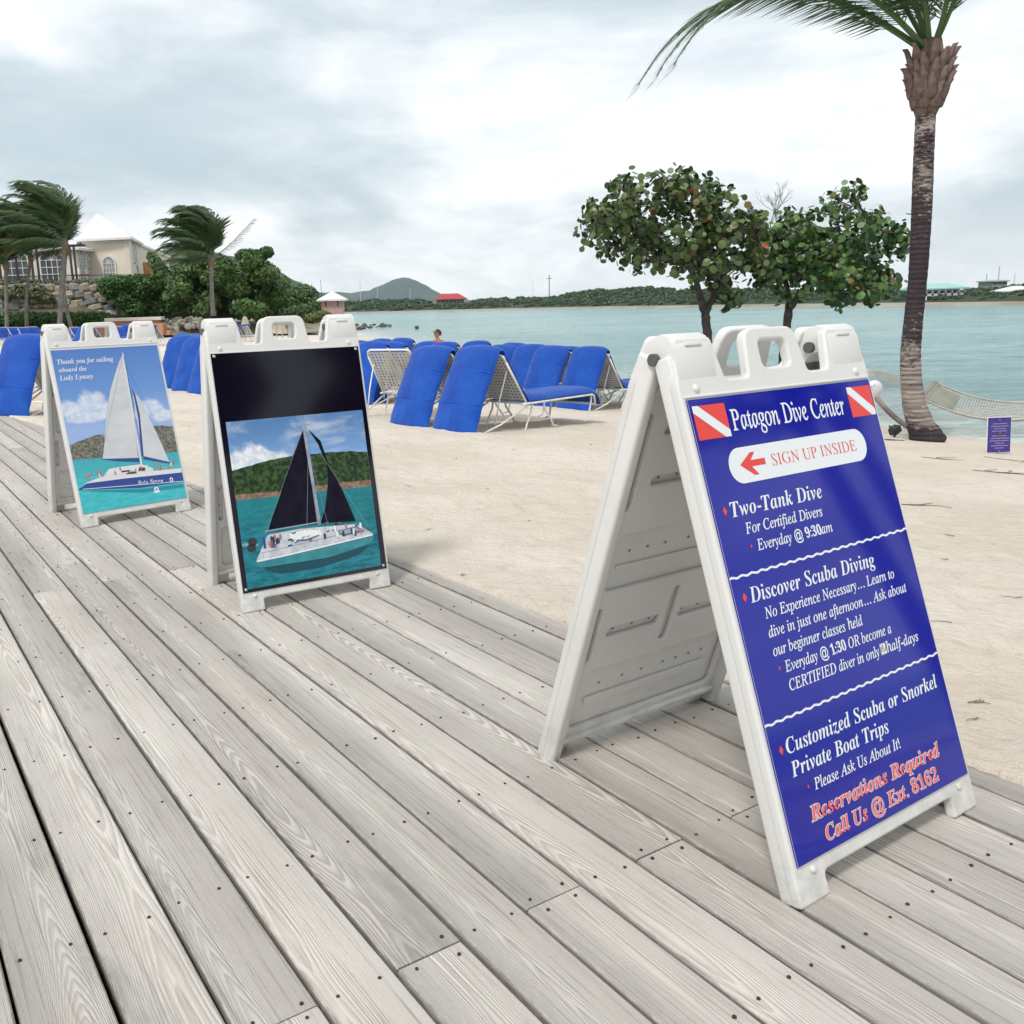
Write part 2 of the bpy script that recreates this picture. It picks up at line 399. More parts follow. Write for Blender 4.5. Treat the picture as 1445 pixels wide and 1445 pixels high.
def fabric():
    m, t, b = mat('blue_cushion_fabric', (0.01, 0.07, 0.5), 0.75, 0.2)
    o = t.coord('Object')
    c = t.mix(t.mr(t.noise(o, 2.2, 5, 0.6), 0.35, 0.7), (0.003, 0.052, 0.32), (0.008, 0.082, 0.41))
    t.put(b.inputs['Base Color'], c)
    b1 = t.bump(t.noise(t.map(o, (1.5, 4, 1.5)), 3.0, 4), 0.5, 0.04)
    t.put(b.inputs['Normal'], t.bump(t.noise(o, 220.0, 2), 0.2, 0.001, b1))
    b.inputs['Sheen Weight'].default_value = 0.15
    return m
M['fabric'] = fabric()
M['seam'] = mat('seam_blue', (0.02, 0.12, 0.6), 0.7, 0.2)[0]
M['frame'] = varied('white_frame', (0.78, 0.78, 0.76), (0.66, 0.65, 0.62), 9, 0.4)
M['strap'] = varied('white_strap', (0.66, 0.65, 0.62), (0.52, 0.51, 0.48), 6, 0.6)

# ------------------------------------------------------------------ sand and sea
sand = tag(link('sand', polar_mesh('sand', sandz, SAND, 0.7, 170, 0.0075, da=0.27)), kind='structure')
def seaz(x, y):
    n = x * NV[0] + y * NV[1]; dd = x * DV[0] + y * DV[1]; ns = np.interp(dd, SH_D, SH_N)
    r = np.hypot(x, y); s = np.clip((n - ns) / 6, 0, 1)
    a = np.clip(1 - r / 130, 0, 1) * (0.25 + 0.75 * s)
    u = x * 0.95 + y * 0.3; v = y * 0.95 - x * 0.3
    h = 0.15 * (fbm(u * 0.45, v * 1.15, 3) - 0.45) + 0.018 * (vnoise(u * 2.0, v * 4.5) - 0.5)
    return SEA + a * h
sme = polar_mesh('sea', seaz, SEAM, 3.0, 2300, 0.0105, da=0.27)
co = np.empty(len(sme.vertices) * 3, np.float32); sme.vertices.foreach_get('co', co); co = co.reshape(-1, 3)
nn = co[:, 0] * NV[0] + co[:, 1] * NV[1]; ddd = co[:, 0] * DV[0] + co[:, 1] * DV[1]
dep = np.clip((nn - np.interp(ddd, SH_D, SH_N) - 0.3) / 11.0, 0, 1) ** 0.6
at_ = sme.attributes.new('depth', 'FLOAT', 'POINT'); at_.data.foreach_set('value', dep.astype(np.float32))
sea = tag(link('sea', sme), kind='structure')
# seabed / far ground sheet
gb_ = MB().box((0, 0, -4), (4700, 4700, 0.5)).obj('seabed', SAND); tag(gb_, kind='structure')

# ------------------------------------------------------------------ boardwalk
deck = MB()
for k in range(50):
    d0 = 1.215 + 0.395 * (k - 12)
    if d0 > 15.9: break
    c = DV * d0 + NV * (-0.6)
    deck.box((c[0], c[1], -0.13), (5.7, 0.045, 0.14), Matrix.Rotation(-AL, 3, 'Z') if False else Matrix(((NV[0], DV[0], 0), (NV[1], DV[1], 0), (0, 0, 1))))
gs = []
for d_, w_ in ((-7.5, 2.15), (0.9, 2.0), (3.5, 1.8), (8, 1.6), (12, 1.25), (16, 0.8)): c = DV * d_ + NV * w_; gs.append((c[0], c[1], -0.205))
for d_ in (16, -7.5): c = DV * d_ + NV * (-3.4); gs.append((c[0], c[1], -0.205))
tag(MB().add(gs, [tuple(range(len(gs)))]).obj('gap_shade_sheet', mat('gap_shade_dark', (0.02, 0.018, 0.016), 0.95)[0]), kind='structure')  # dark sheet added below the boards to deepen the shade in the gaps
boardwalk = deck.obj('boardwalk', varied('joist_wood', (0.10, 0.085, 0.07), (0.06, 0.05, 0.04), 4, 0.9)); tag(boardwalk, kind='structure')
PW = 0.1366
plank_meshes = {}
def plank_mesh(L):
    key = round(L, 3)
    if key in plank_meshes: return plank_meshes[key]
    b = MB(); w2 = PW / 2; bv = 0.004; h = 0.038
    prof = [(-w2, -h), (w2, -h), (w2, -bv), (w2 - bv, 0), (-w2 + bv, 0), (-w2, -bv)]
    nseg = max(1, int(L / 0.8)); vs = []; fs = []
    for i in range(nseg + 1):
        xx = -L / 2 + L * i / nseg; ww = rnd.uniform(-0.0012, 0.0012)
        vs += [(xx, yy + ww, zz) for yy, zz in prof]
    for i in range(nseg):
        for k in range(6):
            a = i * 6 + k; c = i * 6 + (k + 1) % 6; fs.append((a, c, c + 6, a + 6))
    fs.append(tuple(range(6))[::-1]); fs.append(tuple(nseg * 6 + k for k in range(6)))
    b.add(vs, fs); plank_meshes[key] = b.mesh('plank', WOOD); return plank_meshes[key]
nails = MB(); butts_all = {}
ang = math.atan2(DV[1], DV[0])
J = 0.3955; J0 = 1.216
for k in range(-23, 15):
    nc = 0.232 + 0.1438 * (k + 0.5) + (-0.003 if k < 0 else 0)
    if k == 3: butts = [J0 - 12 * J, J0, J0 + 8 * J, J0 + 20 * J, J0 + 32 * J]
    elif k % 2: butts = [J0 - 12 * J, J0, J0 + 12 * J, J0 + 24 * J, J0 + 36 * J]
    else: butts = [J0 - 12 * J + 0.0, J0 - 5 * J, J0 + 7 * J, J0 + 19 * J, J0 + 31 * J]
    if k < 0: butts = [J0 - 12 * J, J0 + ((k * 5) % 9 - 4) * J, J0 + ((k * 5) % 9 + 8) * J, J0 + ((k * 5) % 9 + 20) * J, J0 + 36 * J]
    zr = rnd.uniform(-0.0015, 0.0015)
    dmax = 99.0
    for dq in np.arange(-3, 20, 0.1):
        if nc - 0.06 > float(np.interp(dq, EDGE_D, EDGE_N)) + 0.02: dmax = dq + 0.15; break
    butts = [q for q in butts if q < dmax - 0.3] + ([dmax] if dmax < butts[-1] else [q for q in butts if q >= dmax - 0.3][:0])
    for a, b_ in zip(butts[:-1], butts[1:]):
        L = b_ - a - 0.004; c = DV * ((a + b_) / 2) + NV * (nc + rnd.uniform(-0.001, 0.001))
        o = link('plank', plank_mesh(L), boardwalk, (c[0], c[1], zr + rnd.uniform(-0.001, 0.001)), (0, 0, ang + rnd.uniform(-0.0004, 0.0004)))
        if rnd.random() < 0.5: o.rotation_euler[2] += math.pi
    dk = J0 - 10 * J
    while dk < min(15.5, dmax - 0.2):
        isb = any(abs(dk - q) < 0.05 for q in butts)
        for s in (-1, 1):
            for q in ([-0.022, 0.022] if isb else [0]):
                if rnd.random() < 0.05: continue
                cc = DV * (dk + q + rnd.uniform(-0.008, 0.008)) + NV * (nc + s * 0.041 + rnd.uniform(-0.006, 0.006))
                if math.hypot(*cc) > 9: continue
                seg = 8 if math.hypot(*cc) < 4.5 else 5
                rr_ = 0.0034 * rnd.uniform(0.8, 1.15)
                vs = [(cc[0] + rr_ * math.cos(6.283 * i / seg), cc[1] + rr_ * math.sin(6.283 * i / seg), zr + 0.0022) for i in range(seg)] + [(cc[0] + rr_ * 1.1 * math.cos(6.283 * i / seg), cc[1] + rr_ * 1.1 * math.sin(6.283 * i / seg), zr - 0.003) for i in range(seg)]
                nails.add(vs, [tuple(range(seg))] + [(i, i + seg, (i + 1) % seg + seg, (i + 1) % seg) for i in range(seg)])
        dk += J
tag(nails.obj('nail_heads', M['nail'], boardwalk), kind='stuff')

# ------------------------------------------------------------------ curve based plates and lettering
def loops_to_mesh(name, loops, y0, depth, m, bevel=0.0, res=3):
    """2D loops (u, v) with holes -> slab whose outer face is at y=y0 and inner at y0+depth (local leaf frame)."""
    cu = bpy.data.curves.new(name, 'CURVE'); cu.dimensions = '2D'; cu.fill_mode = 'BOTH'
    for lp in loops:
        s = cu.splines.new('POLY'); s.points.add(len(lp) - 1)
        for i, (a, b) in enumerate(lp): s.points[i].co = (a, b, 0, 1)
        s.use_cyclic_u = True
    if depth > 0: cu.extrude = max(depth / 2 - bevel, 0.0001); cu.bevel_depth = bevel; cu.bevel_resolution = res; cu.offset = -bevel
    tmp = bpy.data.objects.new('tmp', cu); COL.objects.link(tmp)
    dg = bpy.context.evaluated_depsgraph_get()
    me = bpy.data.meshes.new_from_object(tmp.evaluated_get(dg)); bpy.data.objects.remove(tmp); bpy.data.curves.remove(cu)
    n = len(me.vertices); a = np.empty(n * 3); me.vertices.foreach_get('co', a); a = a.reshape(-1, 3)
    b = np.stack([a[:, 0], y0 + depth / 2 - a[:, 2], a[:, 1]], 1)
    me.vertices.foreach_set('co', b.ravel()); me.update(); me.name = name
    me.materials.clear(); me.materials.append(m)
    return me
def rrect(u0, v0, u1, v1, r, n=5):
    out = []
    for (cx, cy, a0) in ((u1 - r, v0 + r, -90), (u1 - r, v1 - r, 0), (u0 + r, v1 - r, 90), (u0 + r, v0 + r, 180)):
        for i in range(n + 1):
            a = R(a0 + 90 * i / n); out.append((cx + r * math.cos(a), cy + r * math.sin(a)))
    return out
def roundpoly(pts, rs, n=4):
    out = []; N = len(pts)
    for i in range(N):
        p = Vector(pts[i]).to_2d() if False else Vector((pts[i][0], pts[i][1])); a = Vector(pts[i - 1]); b = Vector(pts[(i + 1) % N])
        r = rs[i] if isinstance(rs, (list, tuple)) else rs
        da = (a - p); db = (b - p); r1 = min(r, da.length * 0.49, db.length * 0.49)
        if r1 < 1e-5: out.append(tuple(p)); continue
        A = p + da.normalized() * r1; B = p + db.normalized() * r1
        for k in range(n + 1):
            s = k / n; out.append(tuple(A * (1 - s) ** 2 + p * 2 * s * (1 - s) + B * s * s))
    return out
STY = {'bold': (0x1D400, 0x1D41A, 0x1D7CE), 'ital': (0x1D434, 0x1D44E, 0x1D7CE), 'boldit': (0x1D468, 0x1D482, 0x1D7CE), 'script': (0x1D4D0, 0x1D4EA, 0)}
def styled(txt, sty):
    if sty not in STY: return txt
    a, b, dg = STY[sty]; o = ''
    for c in txt:
        if 'A' <= c <= 'Z': o += chr(a + ord(c) - 65)
        elif 'a' <= c <= 'z': o += '\u210e' if (sty == 'ital' and c == 'h') else chr(b + ord(c) - 97)
        elif '0' <= c <= '9' and dg: o += chr(dg + ord(c) - 48)
        else: o += c
    return o
def text_raw(body, shear, offset, res=4):
    cu = bpy.data.curves.new('t', 'FONT'); cu.body = body; cu.size = 1; cu.shear = shear; cu.offset = offset; cu.resolution_u = res
    tmp = bpy.data.objects.new('tmp', cu); COL.objects.link(tmp)
    dg = bpy.context.evaluated_depsgraph_get(); me = bpy.data.meshes.new_from_object(tmp.evaluated_get(dg))
    bpy.data.objects.remove(tmp); bpy.data.curves.remove(cu)
    n = len(me.vertices); a = np.empty(n * 3); me.vertices.foreach_get('co', a); return me, a.reshape(-1, 3)
_caph = {}
def lettering(body, sty, u0, u1, v, cap, m, parent, shear=0.0, offset=0.0, off=0.0007, v1=None, name='lettering', fit=None, grow=0.0):
    key = (sty,)
    if key not in _caph:
        me, a = text_raw(styled('E', sty), 0, 0); _caph[key] = a[:, 1].max() - a[:, 1].min(); bpy.data.meshes.remove(me)
    me, a = text_raw(styled(body, sty), shear, offset)
    x0, x1 = a[:, 0].min(), a[:, 0].max()
    if fit: x0, x1 = fit
    sx = (u1 - u0) / (x1 - x0); sy = cap / _caph[key]
    uu = u0 + (a[:, 0] - x0) * sx; vv = v + a[:, 1] * sy
    if v1 is not None: vv = vv + (uu - u0) / (u1 - u0) * (v1 - v)
    b = np.stack([uu, np.full(len(a), -off), vv], 1)
    me.vertices.foreach_set('co', b.ravel()); me.update(); me.name = name; me.materials.clear(); me.materials.append(m)
    o = link(name, me, parent)
    return o, (x0, x1)
def shape(name, pts, m, parent, off):
    """flat printed shape on a poster: polygon in (u, v)."""
    bm = bmesh.new(); vs = [bm.verts.new((a, -off, b)) for a, b in pts]; f = bm.faces.new(vs); bm.normal_update()
    bmesh.ops.triangulate(bm, faces=[f]); bm.normal_update()
    for f in bm.faces:
        if f.normal.y > 0: f.normal_flip()
    me = bpy.data.meshes.new(name); bm.to_mesh(me); bm.free(); me.materials.append(m)
    return link(name, me, parent)
def line(name, a, b, wd, m, parent, off):
    d = Vector((b[0] - a[0], b[1] - a[1])).normalized(); n = Vector((-d.y, d.x)) * wd / 2
    return shape(name, [(a[0] + n.x, a[1] + n.y), (b[0] + n.x, b[1] + n.y), (b[0] - n.x, b[1] - n.y), (a[0] - n.x, a[1] - n.y)], m, parent, off)

# ------------------------------------------------------------------ sandwich boards
LEN = 1.13
def leaf_outline():
    h = 0.3175
    pts = [(-h, 0), (-0.226, 0), (-0.228, 0.046), (0.228, 0.046), (0.226, 0), (h, 0), (h, 1.02), (0.309, 1.075), (0.300, LEN - 0.012), (0.19, LEN - 0.012), (0.172, 1.026),
           (0.100, 1.026), (0.084, LEN), (-0.084, LEN), (-0.100, 1.026), (-0.172, 1.026), (-0.19, LEN - 0.012), (-0.300, LEN - 0.012), (-0.309, 1.075), (-h, 1.02)]
    rs = [0.008, 0.006, 0.012, 0.012, 0.006, 0.008, 0.01, 0.01, 0.014, 0.014, 0.012, 0.012, 0.03, 0.03, 0.012, 0.012, 0.014, 0.014, 0.01, 0.01]
    return roundpoly(pts, rs)
OUT = leaf_outline(); HOLE = rrect(-0.046, 1.042, 0.046, 1.102, 0.014)
def join_meshes(name, parts, m):
    bm = bmesh.new()
    for p in parts: bm.from_mesh(p)
    me = bpy.data.meshes.new(name); bm.to_mesh(me); bm.free(); me.materials.append(m)
    for p in parts: bpy.data.meshes.remove(p)
    me.polygons.foreach_set('use_smooth', [True] * len(me.polygons)); me.set_sharp_from_angle(angle=R(42))
    return me
def flange(b, u0, u1, v0, v1, y0, y1): b.box(((u0 + u1) / 2, (y0 + y1) / 2, (v0 + v1) / 2), (u1 - u0, y1 - y0, v1 - v0))
def bevel_mesh(me, w, seg=3):
    bm = bmesh.new(); bm.from_mesh(me); bmesh.ops.remove_doubles(bm, verts=bm.verts, dist=1e-5)
    es = [e for e in bm.edges if len(e.link_faces) == 2 and e.calc_face_angle(0) > R(35)]
    bmesh.ops.bevel(bm, geom=es, offset=w, segments=seg, affect='EDGES', profile=0.5); bm.to_mesh(me); bm.free(); return me
def solid(fn, w, seg=3):
    b = MB(); fn(b); return bevel_mesh(b.mesh('t', None), w, seg)
def hood(side):
    prof = [(0.0, 1.03), (-0.003, 1.095), (0.004, 1.120), (0.018, 1.132), (0.052, 1.132), (0.072, 1.122), (0.084, 1.098), (0.086, 1.062), (0.070, 1.060), (0.05, 1.072), (0.03, 1.072), (0.02, 1.03)]
    b = MB(); u0, u1 = (-0.308, -0.196) if side < 0 else (0.196, 0.308)
    b.prism(prof, u1 - u0, 'x', u0); return bevel_mesh(b.mesh('t', None), 0.003, 2)
front_parts = [loops_to_mesh('t', [OUT, HOLE], 0.0, 0.024, None, 0.006)]
back_layer = [rrect(-0.262, 0.50, 0.262, 0.655, 0.02), rrect(-0.262, 0.085, 0.262, 0.265, 0.02),
              rrect(-0.272, 0.72, -0.250, 0.955, 0.010), rrect(0.250, 0.72, 0.272, 0.955, 0.010),
              rrect(-0.205, 0.775, -0.02, 0.800, 0.011), rrect(0.02, 0.775, 0.205, 0.800, 0.011),
              rrect(-0.205, 0.900, -0.06, 0.922, 0.010), rrect(0.06, 0.900, 0.205, 0.922, 0.010),
              rrect(-0.272, 0.295, -0.250, 0.455, 0.010), rrect(0.250, 0.295, 0.272, 0.455, 0.010),
              rrect(-0.015, 0.30, 0.015, 0.465, 0.014), rrect(-0.215, 0.36, -0.035, 0.388, 0.012), rrect(0.035, 0.36, 0.215, 0.388, 0.012)]
def shell_parts():
    P = [loops_to_mesh('t', [OUT, HOLE], 0.0, 0.022, None, 0.006)]
    P.append(loops_to_mesh('t', [rrect(-0.293, 0.052, 0.293, 1.015, 0.015)] + back_layer, 0.0225, 0.014, None, 0.004))
    P.append(loops_to_mesh('t', [rrect(-0.235, 0.555, 0.235, 0.565, 0.004)], 0.0225, 0.006, None, 0.002))
    P.append(loops_to_mesh('t', [rrect(-0.225, 0.150, 0.225, 0.172, 0.010)], 0.0225, 0.009, None, 0.003))
    for s in (-1, 1):
        u0, u1 = (-0.3175, -0.283) if s < 0 else (0.283, 0.3175)
        P.append(solid(lambda b: b.prism([(u0 + (0.002 if s < 0 else -0.0), 0.004), (u1 - (0.002 if s > 0 else 0), 0.004), (u1 - (0.004 if s > 0 else 0), 0.055), (u0 + (0.004 if s < 0 else 0), 0.055)], 1.085, 'z', 0.001), 0.008, 3))
    P.append(solid(lambda b: flange(b, -0.284, 0.284, 0.048, 0.066, 0.01, 0.046), 0.005))
    P.append(solid(lambda b: flange(b, -0.284, 0.284, 1.004, 1.022, 0.01, 0.050), 0.005))
    return P
back_mesh = join_meshes('back_leaf', shell_parts(), M['plastic'])
def front_shell():
    P = [loops_to_mesh('t', [OUT, HOLE], 0.0, 0.024, None, 0.006), hood(-1), hood(1)]
    for s in (-1, 1):
        u0, u1 = (-0.316, -0.287) if s < 0 else (0.287, 0.316)
        P.append(solid(lambda b: flange(b, u0, u1, 0.001, 1.085, 0.006, 0.050), 0.007, 3))
    P.append(solid(lambda b: flange(b, -0.288, 0.288, 0.048, 0.066, 0.01, 0.042), 0.005))
    P.append(solid(lambda b: flange(b, -0.288, 0.288, 1.004, 1.022, 0.01, 0.046), 0.005))
    # notches on the hoods, raised lip above the poster
    for u in (-0.25, 0.25): P.append(solid(lambda b: flange(b, u - 0.024, u + 0.024, 1.098, 1.106, -0.006, 0.0), 0.002))
    P.append(solid(lambda b: flange(b, -0.308, 0.308, 0.9935, 0.999, -0.003, 0.004), 0.0015))
    for u, v in ((-0.268, 1.012), (0.268, 1.012), (-0.262, 0.061), (0.262, 0.061)):
        b = MB().ball((u, -0.001, v), (0.0085, 0.005, 0.0085), 12, 8); P.append(b.mesh('t', None, True))
    return P
front_mesh = join_meshes('front_leaf', front_shell(), M['plastic'])
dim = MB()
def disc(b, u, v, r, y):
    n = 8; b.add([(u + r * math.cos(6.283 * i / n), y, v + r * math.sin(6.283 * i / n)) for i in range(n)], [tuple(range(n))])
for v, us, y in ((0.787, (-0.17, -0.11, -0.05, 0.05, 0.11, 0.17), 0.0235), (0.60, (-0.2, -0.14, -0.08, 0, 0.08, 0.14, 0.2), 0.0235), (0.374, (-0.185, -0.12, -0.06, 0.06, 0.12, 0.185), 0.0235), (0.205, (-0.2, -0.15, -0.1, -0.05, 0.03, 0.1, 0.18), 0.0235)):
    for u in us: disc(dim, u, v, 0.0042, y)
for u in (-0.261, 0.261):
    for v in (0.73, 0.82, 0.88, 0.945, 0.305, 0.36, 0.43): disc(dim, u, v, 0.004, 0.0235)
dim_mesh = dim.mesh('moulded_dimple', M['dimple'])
pin_mesh = [MB().tube([(u0, 0.047, 1.088), (u1, 0.047, 1.088)], 0.0125, 14).mesh('hinge_pin', M['pin'], False) for u0, u1 in ((-0.3195, -0.186), (0.186, 0.3195))]
def sandwich_board(x, y, yaw, D, th, v0, label):
    t = tag(empty('sandwich_board', (x, y, 0.002), yaw), label, 'sign board', 'sandwich boards on the boardwalk')
    f = link('front_leaf', front_mesh, t, (0, 0, 0), (-th, 0, 0))
    thb = math.asin((D - 0.060 - LEN * math.sin(th)) / LEN)
    b = link('back_leaf', back_mesh, t, (0, D, 0), (-thb, 0, math.pi)); b.scale = (1, 1, 0.988)
    tag(link('moulded_dimples', dim_mesh, b), kind='stuff')
    for pm_ in pin_mesh: link('hinge_pin', pm_, t, (0, 0, 0), (-th, 0, 0))
    loc = Matrix.Rotation(-th, 3, 'X') @ Vector((0, 0, v0))
    return t, loc, (-th, 0, 0)
B1 = (0.9627, 1.6745, 0.5674, 0.7707, 0.3426, 0.0765)
B2 = (-0.4059, 3.4792, 0.4964, 0.4868, 0.2063, 0.0765)
B3 = (-1.5833, 5.0444, 0.6702, 0.5971, 0.2616, 0.0765)
def poster(t, loc, rot, w, h, m, edge=None):
    b = MB().box((0, -0.0012, h / 2), (w, 0.003, h)); return b.obj('poster_panel', m, t, loc=loc, rot=rot)
OY = 0.0032
# --- board 1: blue dive board
t1, loc, rot = sandwich_board(*B1, 'nearest white sandwich board with blue panel listing dives, red and white diver flags')
p1 = poster(t1, loc, rot, 0.610, 0.9135, M['blue_panel'])
W_, RED, PK = M['white_ink'], M['red_ink'], M['pink_ink']
for (a, b_) in (((-0.2960, 0.831), (-0.2010, 0.900)), ((0.2115, 0.831), (0.3010, 0.900))):
    f = shape('diver_flag', [a, (b_[0], a[1]), b_, (a[0], b_[1])], RED, p1, OY)
    u0, v0, u1, v1 = a[0], a[1], b_[0], b_[1]; q = 0.0135
    shape('flag_stripe', [(u0, v1), (u0, v1 - q), (u1 - q * 1.2, v0), (u1, v0), (u1, v0 + q), (u0 + q * 1.2, v1)], W_, p1, OY + 0.0004)
lettering('Patagon Dive Center', 'ital', -0.1905, 0.1885, 0.8415, 0.0425, W_, p1, shear=-0.24, offset=0.012, off=OY)
shape('sign_up_banner', rrect(-0.2300, 0.7325, 0.2345, 0.8055, 0.0362, 10), W_, p1, OY)
shape('arrow', [(-0.197, 0.7700), (-0.160, 0.7925), (-0.146, 0.7925), (-0.163, 0.7765), (-0.119, 0.7765), (-0.119, 0.7635), (-0.163, 0.7635), (-0.146, 0.7455), (-0.160, 0.7455)], RED, p1, OY + 0.0004)
lettering('SIGN UP INSIDE', 'ital', -0.098, 0.1955, 0.7572, 0.0240, RED, p1, shear=-0.27, offset=-0.004, off=OY + 0.0004)
def diamond(u, v, s, m=RED): shape('bullet', [(u - s * 0.62, v), (u, v - s), (u + s * 0.62, v), (u, v + s)], m, p1, OY)
def L1(body, sty, u0, u1, v, cap, sh, of=0.0, v1=None): lettering(body, sty, u0, u1, v, cap, W_, p1, shear=sh, offset=of, off=OY, v1=v1)
diamond(-0.2722, 0.6862, 0.0098); L1('Two-Tank Dive', 'boldit', -0.2560, 0.0365, 0.6712, 0.0300, -0.10)
L1('For Certified Divers', 'ital', -0.2265, 0.0222, 0.6335, 0.0215, -0.08, 0.010)
diamond(-0.2210, 0.6080, 0.0045); L1('Everyday @ 9:30am', 'ital', -0.2035, 0.0431, 0.5965, 0.0215, -0.08, 0.010)
def wave(v0, v1):
    n = 90; top = []; bot = []
    for i in range(n + 1):
        u = -0.305 + 0.61 * i / n; v = v0 + (v1 - v0) * i / n + 0.0017 * math.sin(i * 2 * math.pi / 4.4)
        top.append((u, v + 0.0023)); bot.append((u, v - 0.0023))
    shape('wavy_rule', top + bot[::-1], W_, p1, OY)
wave(0.5560, 0.5605)
diamond(-0.2745, 0.5150, 0.0098); L1('Discover Scuba Diving', 'boldit', -0.2590, 0.1590, 0.5010, 0.0300, -0.10)
L1('No Experience Necessary\u2026 Learn to', 'ital', -0.2290, 0.2170, 0.4635, 0.0215, -0.08, 0.010)
L1('dive in just one afternoon\u2026 Ask about', 'ital', -0.2319, 0.2492, 0.4262, 0.0215, -0.08, 0.010)
L1('our beginner classes held', 'ital', -0.2319, 0.0664, 0.3890, 0.0215, -0.08, 0.010)
diamond(-0.2240, 0.3640, 0.0045); L1('Everyday @ 1:30 OR become a', 'ital', -0.2080, 0.1576, 0.3522, 0.0215, -0.08, 0.010)
L1('CERTIFIED diver in only', 'ital', -0.2086, 0.0975, 0.3150, 0.0215, -0.08, 0.010)
shape('patch', [(0.1015, 0.3140), (0.1245, 0.3140), (0.1255, 0.3385), (0.1025, 0.3385)], mat('grey_correction_patch', (0.33, 0.33, 0.36), 0.6)[0], p1, OY)
lettering('2', 'bold', 0.1040, 0.1230, 0.3160, 0.0205, W_, p1, off=OY + 0.0004)
L1('half-days', 'ital', 0.1265, 0.2473, 0.3155, 0.0215, -0.08, 0.010)
wave(0.2690, 0.2737)
diamond(-0.2746, 0.2160, 0.0098); L1('Customized Scuba or Snorkel', 'boldit', -0.2595, 0.2726, 0.2040, 0.0290, -0.10)
L1('Private Boat Trips', 'boldit', -0.2598, 0.0648, 0.1590, 0.0290, -0.10)
diamond(-0.2230, 0.1310, 0.0045); L1('Please Ask Us About It!', 'ital', -0.2053, 0.0904, 0.1190, 0.0215, -0.08, 0.010)
for body, u0, u1, v in (('Reservations Required', -0.2360, 0.2193, 0.0660), ('Call Us @ Ext. 8162', -0.2060, 0.1945, 0.0190)):
    o, fx = lettering(body, 'boldit', u0, u1, v, 0.0285, PK, p1, shear=-0.10, off=OY + 0.0004)
    g = 0.030
    sc_ = (u1 - u0) / (fx[1] - fx[0])
    lettering(body, 'boldit', u0 - g * sc_, u1 + g * sc_, v - 0.0, 0.0285, W_, p1, shear=-0.10, offset=g, off=OY)
# white corner screws / edge wear strips
edge = mat('panel_edge', (0.42, 0.42, 0.44), 0.5)[0]
for a, b_ in (((-0.3045, 0.0), (-0.3045, 0.9135)), ((0.3045, 0.0), (0.3045, 0.9135)), ((-0.305, 0.0006), (0.305, 0.0006))):
    line('panel_edge', a, b_, 0.0013, edge, p1, OY)

# --- print materials for the two photo posters
def pm(name, ca, cb, scale=6.0, rough=0.3, z0=None, cz=None, sx=(1, 1, 1), lo=0.35, hi=0.65):
    m, t, b = mat(name, ca, rough, 0.4); o = t.coord('Object')
    c = t.mix(t.mr(t.noise(t.map(o, sx), scale, 6, 0.6), lo, hi), ca, cb)
    if z0:
        x, y, z = t.xyz(o); c = t.mix(t.mr(z, z0[0], z0[1], 0, 1, False), c, cz)
    t.put(b.inputs['Base Color'], c); return m
def ps(s): return [(a, b) for a, b in s]
# --- board 3 : "thank you" poster
t3, loc, rot = sandwich_board(*B3, 'furthest white sandwich board, pale sky poster of a white sailed catamaran')
p3m, tt_, bb_ = mat('poster_sky_print', (0.2, 0.4, 0.75), 0.35, 0.4)
o_ = tt_.coord('Object'); x_, y_, z_ = tt_.xyz(o_)
sk = tt_.ramp(tt_.mr(z_, 0.27, 0.9, 0, 1, False), [(0.0, (0.30, 0.42, 0.66)), (0.3, (0.30, 0.43, 0.70)), (0.6, (0.14, 0.28, 0.60)), (1.0, (0.08, 0.19, 0.50))])
tt_.put(bb_.inputs['Base Color'], sk)
p3 = poster(t3, loc, rot, 0.606, 0.905, p3m)
def soft_clouds(t, x, z, blobs, vec, base, col, sc=14.0):
    tot = None
    for (u, v, ru, rv) in blobs:
        du = t.m('DIVIDE', t.m('SUBTRACT', x, u), ru); dv = t.m('DIVIDE', t.m('SUBTRACT', z, v), rv)
        q = t.m('SUBTRACT', 1.0, t.m('SQRT', t.m('ADD', t.m('MULTIPLY', du, du), t.m('MULTIPLY', dv, dv))))
        tot = q if tot is None else t.m('MAXIMUM', tot, q)
    nz = t.noise(vec, sc, 6, 0.62, 0.4)
    f = t.mr(t.m('ADD', tot, t.m('MULTIPLY', t.m('SUBTRACT', nz, 0.5), 1.1)), 0.10, 0.55)
    return t.mix(f, base, t.mix(t.mr(t.noise(vec, sc * 1.7, 5, 0.6), 0.35, 0.65), col[0], col[1]))
sk = soft_clouds(tt_, x_, z_, [(-0.26, 0.575, 0.10, 0.065), (-0.13, 0.60, 0.12, 0.085), (-0.05, 0.56, 0.09, 0.08), (-0.17, 0.53, 0.18, 0.05), (0.19, 0.55, 0.10, 0.06), (0.26, 0.49, 0.10, 0.05), (0.12, 0.52, 0.08, 0.05)], o_, sk, ((0.66, 0.70, 0.78), (0.48, 0.55, 0.72)))
tt_.put(bb_.inputs['Base Color'], sk)
def puffy(name, pts, m, parent, off, amp=0.012, seed=1):
    rg = random.Random(seed); out = []
    N = len(pts)
    for i in range(N):
        a = Vector(pts[i]); b = Vector(pts[(i + 1) % N]); k = max(1, int((b - a).length / 0.018))
        for j in range(k):
            p = a.lerp(b, j / k); n = Vector((-(b - a).y, (b - a).x)).normalized()
            q = p - n * amp * rg.uniform(-0.1, 1.0); out.append((max(-0.302, min(0.302, q.x)), q.y))
    return shape(name, out, m, parent, off)
hl3 = pm('print_dry_hill', (0.075, 0.09, 0.065), (0.24, 0.215, 0.18), 75.0, lo=0.4, hi=0.6)
